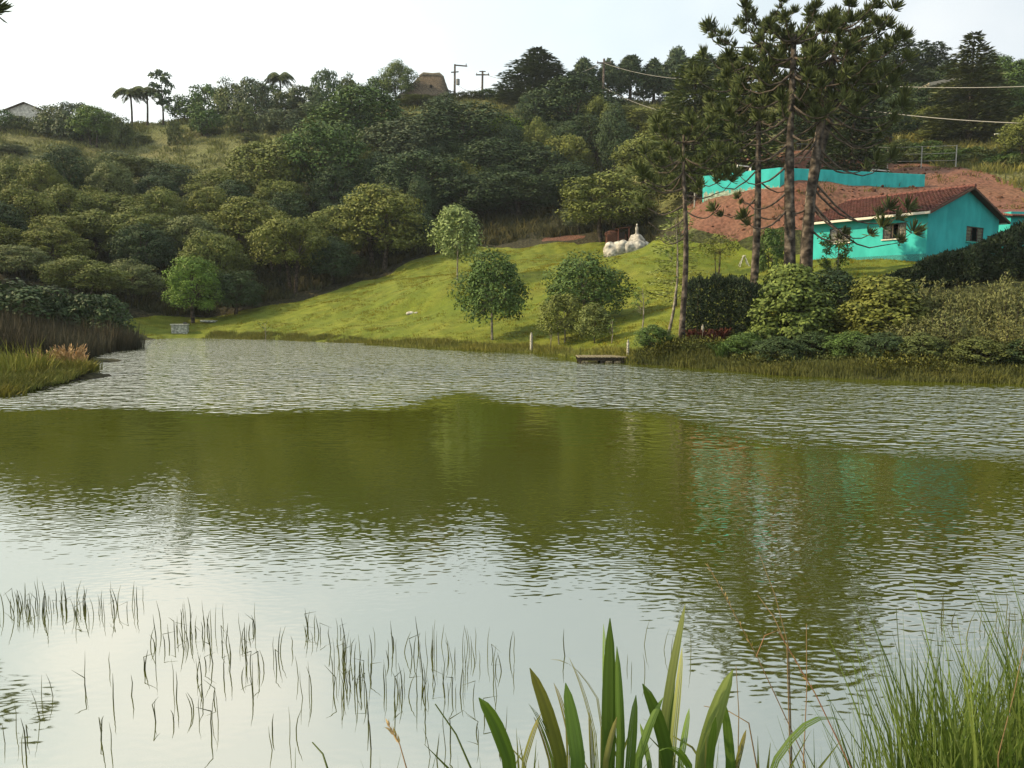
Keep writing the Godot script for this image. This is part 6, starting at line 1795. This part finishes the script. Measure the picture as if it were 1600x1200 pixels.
func near_plants() -> void:
	var green := leaf_mat(Color(0.9, 0.9, 0.9), 0.45, 0.8)
	# reeds standing in the shallow water: a few kinds, each stem a thing
	var kinds: Array[ArrayMesh] = []
	var r := gen(601)
	for k in 9:
		var m := MB.new()
		var l := 0.17
		var bend := r.randf_range(-0.2, 0.2)
		var w := r.randf_range(0.0022, 0.004)
		var c := Color(0.07, 0.08, 0.03).lerp(Color(0.15, 0.16, 0.06), r.randf())
		var pts := PackedVector3Array([Vector3(0, -0.25, 0), Vector3(0, 0.04, 0), Vector3(bend * 0.05, l * 0.6, 0), Vector3(bend * 0.16, l, 0.01)])
		if k >= 6:   # snapped over
			pts = PackedVector3Array([Vector3(0, -0.25, 0), Vector3(0.004, 0.06, 0), Vector3(0.012, 0.11, 0), Vector3(0.012 + 0.09 * signf(bend), 0.115 + 0.05 * (k - 7), 0.01)])
		m.tube(pts, PackedFloat32Array([w, w, w * 0.8, w * 0.2]), 5, c, false)
		kinds.append(m.mesh())
	var beds := [[-4.25, -3.1, 5.9, 6.35, 70], [-2.75, -1.95, 5.35, 5.9, 42], [-3.2, -1.5, 4.05, 5.2, 50], [-1.8, -1.29, 4.95, 5.75, 20], [-1.25, -0.3, 4.7, 5.5, 85], [-0.31, 0.06, 4.95, 5.45, 13], [-1.5, 0.0, 4.05, 4.9, 30], [0.27, 1.3, 4.95, 5.55, 9], [3.4, 4.05, 5.5, 6.1, 20]]
	var said := ["thin reed stem standing in the water at the far left bed", "thin reed stem in the water between far left and middle beds", "lone thin reed stem scattered over the near left water", "thin reed stem at the left fringe of the middle bed", "thin reed stem in the dense middle bed", "thin reed stem at the right fringe of the middle bed", "thin reed stem in the open water below the middle bed", "thin reed stem in the water behind the sword-leaved plants", "thin reed stem in the water beyond the right grass bank"]
	for k in beds.size():
		var e: Array = beds[k]
		var heart := []
		for i in maxi(3, int(e[4] / 4)):
			heart.append(Vector2(r.randf_range(e[0], e[1]), r.randf_range(e[2], e[3])))
		for i in e[4]:
			var q := Vector2(r.randf_range(e[0], e[1]), r.randf_range(e[2], e[3]))
			if r.randf() < 0.38 and e[4] > 18:
				q = heart[r.randi() % heart.size()] + Vector2(r.randf_range(-0.03, 0.03), r.randf_range(-0.1, 0.1))
			var o := part("reed_stem", kinds[r.randi() % (9 if r.randf() < 0.5 else 6)], green, self)
			o.position = Vector3(q.x, 0, -q.y)
			o.rotation = Vector3(r.randf_range(-0.12, 0.12), r.randf() * TAU, r.randf_range(-0.12, 0.12))
			var s := r.randf_range(0.55, 1.35)
			o.scale = Vector3(1, s, 1)
			tag(o, said[k], "reed", "reed stems standing in the shallows")
	irises(green)
	young_blades(green)
	# grass of the near bank, each side
	var near_r := [1.35, 2.5, 2.2, 2.3, 3.6, 2.2, 8.5, 2.6, 9.0, 5.6, 6.5, 4.9, 5.2, 4.9, 3.6, 4.4, 2.7, 4.1, 2.1, 3.75, 1.6, 3.3, 1.2, 3.0]
	scatter("bank_grass", "dense green grass of the near bank reaching over the water", "grass", tuft(620, 14, 0.95, 0.011, 0.12, 0.42, Color(0.05, 0.085, 0.02), Color(0.16, 0.22, 0.065)), green, tufts_in(near_r, 1900, 621, 0.4, 1.2, 0.3, 0.0, 0.03, Color(1.5, 1.1, 0.8)))
	var near_l := [-3.0, 1.2, 1.5, 1.6, 1.5, 2.35, 0.6, 2.5, -1.2, 2.2, -3.0, 1.7]
	scatter("bank_turf", "low grass at the foot of the sword-leaved plants", "grass", tuft(622, 12, 0.5, 0.008, 0.08, 0.4, Color(0.06, 0.09, 0.02), Color(0.16, 0.2, 0.06)), green, tufts_in(near_l, 420, 623, 0.6, 1.2, 0.25, 0.0))
	stalks(green)

func irises(green: Material) -> void:
	# plant, then a point low on the leaf, its tip, its width
	var leaves := [
		[0, 0.000, 1.203, 2.050, -0.090, 1.444, 1.987, 0.0443],
		[0, 0.028, 1.171, 2.100, 0.083, 1.330, 2.111, 0.0227],
		[1, 0.148, 1.171, 2.100, 0.050, 1.488, 2.069, 0.0437],
		[1, 0.170, 1.210, 2.200, 0.126, 1.365, 2.225, 0.0256],
		[1, 0.185, 1.234, 2.000, 0.148, 1.464, 2.030, 0.0449],
		[1, 0.129, 1.139, 2.150, 0.046, 1.395, 2.046, 0.0358],
		[1, 0.123, 1.076, 2.250, 0.063, 1.308, 2.133, 0.0225],
		[2, 0.281, 1.247, 2.300, 0.124, 1.365, 2.381, 0.0153],
		[2, 0.251, 1.190, 2.200, 0.165, 1.485, 2.142, 0.0275],
		[2, 0.277, 1.210, 2.100, 0.269, 1.647, 2.036, 0.0454],
		[2, 0.271, 1.318, 2.150, 0.280, 1.531, 2.269, 0.0250],
		[2, 0.306, 1.260, 2.050, 0.290, 1.563, 2.043, 0.0273],
		[2, 0.249, 1.266, 1.950, 0.291, 1.365, 2.031, 0.0178],
		[2, 0.326, 1.234, 2.000, 0.337, 1.448, 1.994, 0.0300],
		[2, 0.242, 1.108, 2.200, 0.234, 1.273, 2.233, 0.0183],
		[3, 0.459, 1.171, 2.100, 0.358, 1.469, 2.016, 0.0419],
		[3, 0.445, 1.259, 2.150, 0.509, 1.630, 2.182, 0.0286],
		[3, 0.472, 1.230, 2.200, 0.510, 1.436, 2.288, 0.0201],
		[3, 0.461, 1.249, 2.100, 0.485, 1.531, 2.106, 0.0262],
		[3, 0.340, 1.234, 2.000, 0.424, 1.407, 2.058, 0.0250],
		[3, 0.496, 1.159, 2.150, 0.530, 1.302, 2.191, 0.0250],
		[3, 0.472, 1.287, 1.900, 0.360, 1.407, 1.795, 0.0205],
		[3, 0.417, 1.108, 2.200, 0.396, 1.215, 2.262, 0.0183],
		[4, 0.546, 1.171, 2.100, 0.636, 1.456, 2.122, 0.0524],
		[4, 0.663, 1.108, 2.200, 0.620, 1.351, 2.152, 0.0311],
		[4, 0.543, 1.234, 2.000, 0.525, 1.445, 1.887, 0.0233],
		[4, 0.670, 1.291, 1.900, 0.906, 1.377, 1.988, 0.0237],
		[4, 0.678, 1.108, 2.200, 0.703, 1.234, 2.193, 0.0183],
	]
	var said := ["sword-leaved plant with two crossing blades at the left end of the near bank", "fan of broad sword leaves with torn pale tip, second from left", "tallest dark green sword-leaved plant in the middle of the near bank", "sword-leaved plant with a translucent pale yellow blade", "sword-leaved plant with one broad striped blade and a long arching one, beside the grass"]
	var feet := [0.02, 0.15, 0.26, 0.45, 0.6]
	var r := gen(640)
	var striped := green.duplicate() as StandardMaterial3D
	for k in 5:
		var foot := spot(feet[k], 2.1, 0.03)
		var o := thing("sword_leaf_plant", said[k], "plant", foot, 0.0, "sword-leaved plants on the near bank")
		for e in leaves:
			if e[0] != k:
				continue
			var low := Vector3(e[1], e[2], -e[3]) - foot
			var tip := Vector3(e[4], e[5], -e[6]) - foot
			var start := Vector3(low.x * 0.45, 0.0, low.z * 0.5)
			var d := tip - low
			var arch := Vector3(0, absf(d.x) * 0.28, 0)
			var wdt: float = e[7] * 0.86
			var tone := r.randf_range(0.75, 1.2)
			var c1 := Color(0.055, 0.11, 0.025) * tone
			var c2 := Color(0.16, 0.25, 0.065) * tone
			if k == 3 and (e[7] > 0.025 and e[7] < 0.03): c2 = Color(0.4, 0.42, 0.18)
			if k == 4 and e[7] > 0.05: c2 = Color(0.26, 0.32, 0.11)
			if r.randf() < 0.3: c2 = c2.lerp(Color(0.3, 0.2, 0.08), 0.55)
			var m := MB.new()
			var yaw := r.randf_range(-0.3, 1.15)   # most blades face a little towards the sun
			var side := Vector3(cos(yaw), 0, sin(yaw))
			var p := PackedVector3Array()
			var w := PackedFloat32Array()
			for i in 11:
				var t := i / 10.0
				var q: Vector3 = start.lerp(low, minf(t / 0.45, 1.0)) if t < 0.45 else low + d * ((t - 0.45) / 0.55) + arch * sin(PI * (t - 0.45) / 0.55)
				p.append(q)
				w.append(wdt * (0.75 + 0.3 * sin(PI * t * 0.8)) * (1.0 if t < 0.62 else sqrt(maxf(0.004, 1.0 - pow((t - 0.62) / 0.38, 1.6)))))
			# ribs along the blade: five strips of slightly different green
			for s in 5:
				var sp := PackedVector3Array()
				var sw := PackedFloat32Array()
				for i in 11:
					var tn := (p[mini(i + 1, 10)] - p[maxi(i - 1, 0)]).normalized()
					var sd := (side - tn * side.dot(tn)).normalized()
					var g := sd.cross(tn)
					sp.append(p[i] + sd * w[i] * 0.2 * (s - 2) + g * (absf(s - 2) * w[i] * -0.09))
					sw.append(w[i] * 0.225)
				var rib := 0.93 if s % 2 == 0 else 1.08
				m.blade(sp, sw, side, c1 * rib, c2 * rib, 0.0)
			part("leaf", m.mesh(), striped, o)

# slimmer young blades among the big ones
func young_blades(green: Material) -> void:
	var r := gen(645)
	var at := [-0.12, 0.06, 0.2, 0.34, 0.38, 0.54, 0.68, 0.78]
	var said := ["thin young blades left of the crossing sword blades", "thin young blades between the crossing sword blades and the torn fan", "thin young blades right of the torn fan", "thin young blades right of the tallest sword leaves", "thin young blades left of the translucent yellow blade", "thin young blades between the yellow and the striped blade", "thin young blades under the long arching blade", "thin young blades beside the grass at the arching blade's tip"]
	for k in 8:
		var foot := spot(at[k], r.randf_range(2.0, 2.3), 0.03)
		var o := thing("young_blade_tuft", said[k], "plant", foot, 0.0, "young blades on the near bank")
		for i in 7:
			var l := r.randf_range(0.5, 0.72)
			var d := Vector3(r.randf_range(-0.4, 0.4), 1.0, r.randf_range(-0.25, 0.25)).normalized()
			var p := Vector3(r.randf_range(-0.05, 0.05), 0, r.randf_range(-0.05, 0.05))
			var w := r.randf_range(0.007, 0.014)
			var m := MB.new()
			var c := Color(0.06, 0.11, 0.025).lerp(Color(0.2, 0.2, 0.07), r.randf())
			var droop := Vector3(d.x * 0.25, -0.06, d.z * 0.2) * (2.0 if r.randf() < 0.3 else 0.6)
			m.blade(PackedVector3Array([p, p + d * l * 0.45, p + d * l * 0.8 + droop * 0.35, p + d * l + droop]), PackedFloat32Array([w, w, w * 0.75, w * 0.06]), Vector3(1, 0, r.randf_range(-0.3, 1.0)).normalized(), c * 0.7, c, 0.1)
			part("leaf", m.mesh(), green, o)

func stalks(green: Material) -> void:
	var lines := [
		[1.040, 0.903, 2.600, 0.705, 1.575, 2.700],
		[0.973, 1.308, 2.600, 0.889, 1.618, 2.700],
		[-0.286, 1.216, 2.000, -0.358, 1.307, 2.100],
		[-0.503, 1.216, 2.000, -0.575, 1.249, 2.100],
		[-0.106, 1.216, 2.000, -0.220, 1.365, 2.100],
		[1.120, 0.981, 2.400, 0.897, 1.410, 2.500],
		[1.002, 0.918, 2.500, 1.033, 1.390, 2.600],
		[0.968, 1.308, 2.600, 0.892, 1.455, 2.700],
		[1.440, 0.917, 2.700, 1.448, 1.367, 2.800],
		[1.662, 0.842, 2.700, 1.549, 1.279, 2.800],
		[0.745, 1.194, 2.300, 0.629, 1.196, 2.400],
		[0.746, 0.981, 2.400, 0.760, 1.286, 2.500],
		[1.671, 0.964, 2.500, 1.802, 1.308, 2.600],
	]
	var said := ["longest dry seed stalk leaning left out over the dark reflection", "short upright dry stalk tip above the pinkish bent stalk", "pale seed head stalk left of the sword-leaved plants", "short dark grass blade at the lower left of the sword-leaved plants", "leaning dark grass blade between seed head and crossing sword blades", "pinkish dry stalk bent over at its top", "thin dark stalk standing beside the pinkish bent one", "dry stalk piece just below the short upright tip", "tall green grass stem at the middle of the right grass", "leaning grass stem right of the tall one", "brown dead stalk lying level among the sword leaves", "thin upright dead stalk beside the striped sword blade", "brown reed stalk near the right picture edge"]
	var r := gen(660)
	for k in lines.size():
		var e: Array = lines[k]
		var a := Vector3(e[0], e[1], -e[2])
		var b := Vector3(e[3], e[4], -e[5])
		var foot := spot(a.x + (a.x - b.x) * 0.25, e[2] - 0.05, 0.05)
		if k == 10: foot = a + Vector3(0.05, -0.4, 0)
		var m := MB.new()
		var dry := Color(0.22, 0.17, 0.08).lerp(Color(0.3, 0.2, 0.12), r.randf())
		if k == 5: dry = Color(0.36, 0.19, 0.12)
		if k in [3, 4, 8, 9]: dry = Color(0.08, 0.11, 0.03)
		var pts := PackedVector3Array([Vector3.ZERO, (a - foot) * 0.55 + Vector3(0.01, 0.02, 0), a - foot, (a - foot).lerp(b - foot, 0.5) + Vector3(0.006, 0.012, 0), b - foot])
		if k == 5:
			pts.append(b - foot + Vector3(-0.05, -0.01, 0.02))
			pts.append(b - foot + Vector3(-0.08, -0.08, 0.03))
		var rad := PackedFloat32Array()
		for i in pts.size():
			rad.append(lerpf(0.003, 0.0012, float(i) / (pts.size() - 1)) * (1.5 if k in [3, 4] else 1.0))
		m.tube(pts, rad, 5, dry, false)
		if k in [0, 2, 5]:
			for i in 22:
				var q: Vector3 = pts[3].lerp(pts[4], i / 22.0)
				m.leaf(q, ((b - a).normalized() + rnd3(r) * 0.5).normalized(), rnd3(r).normalized(), 0.022, 0.006, Color(0.4, 0.3, 0.16))
		tag(part("grass_stalk", m.mesh(), green, self), said[k], "stalk", "single stalks on the near bank")
		get_child(-1).position = foot
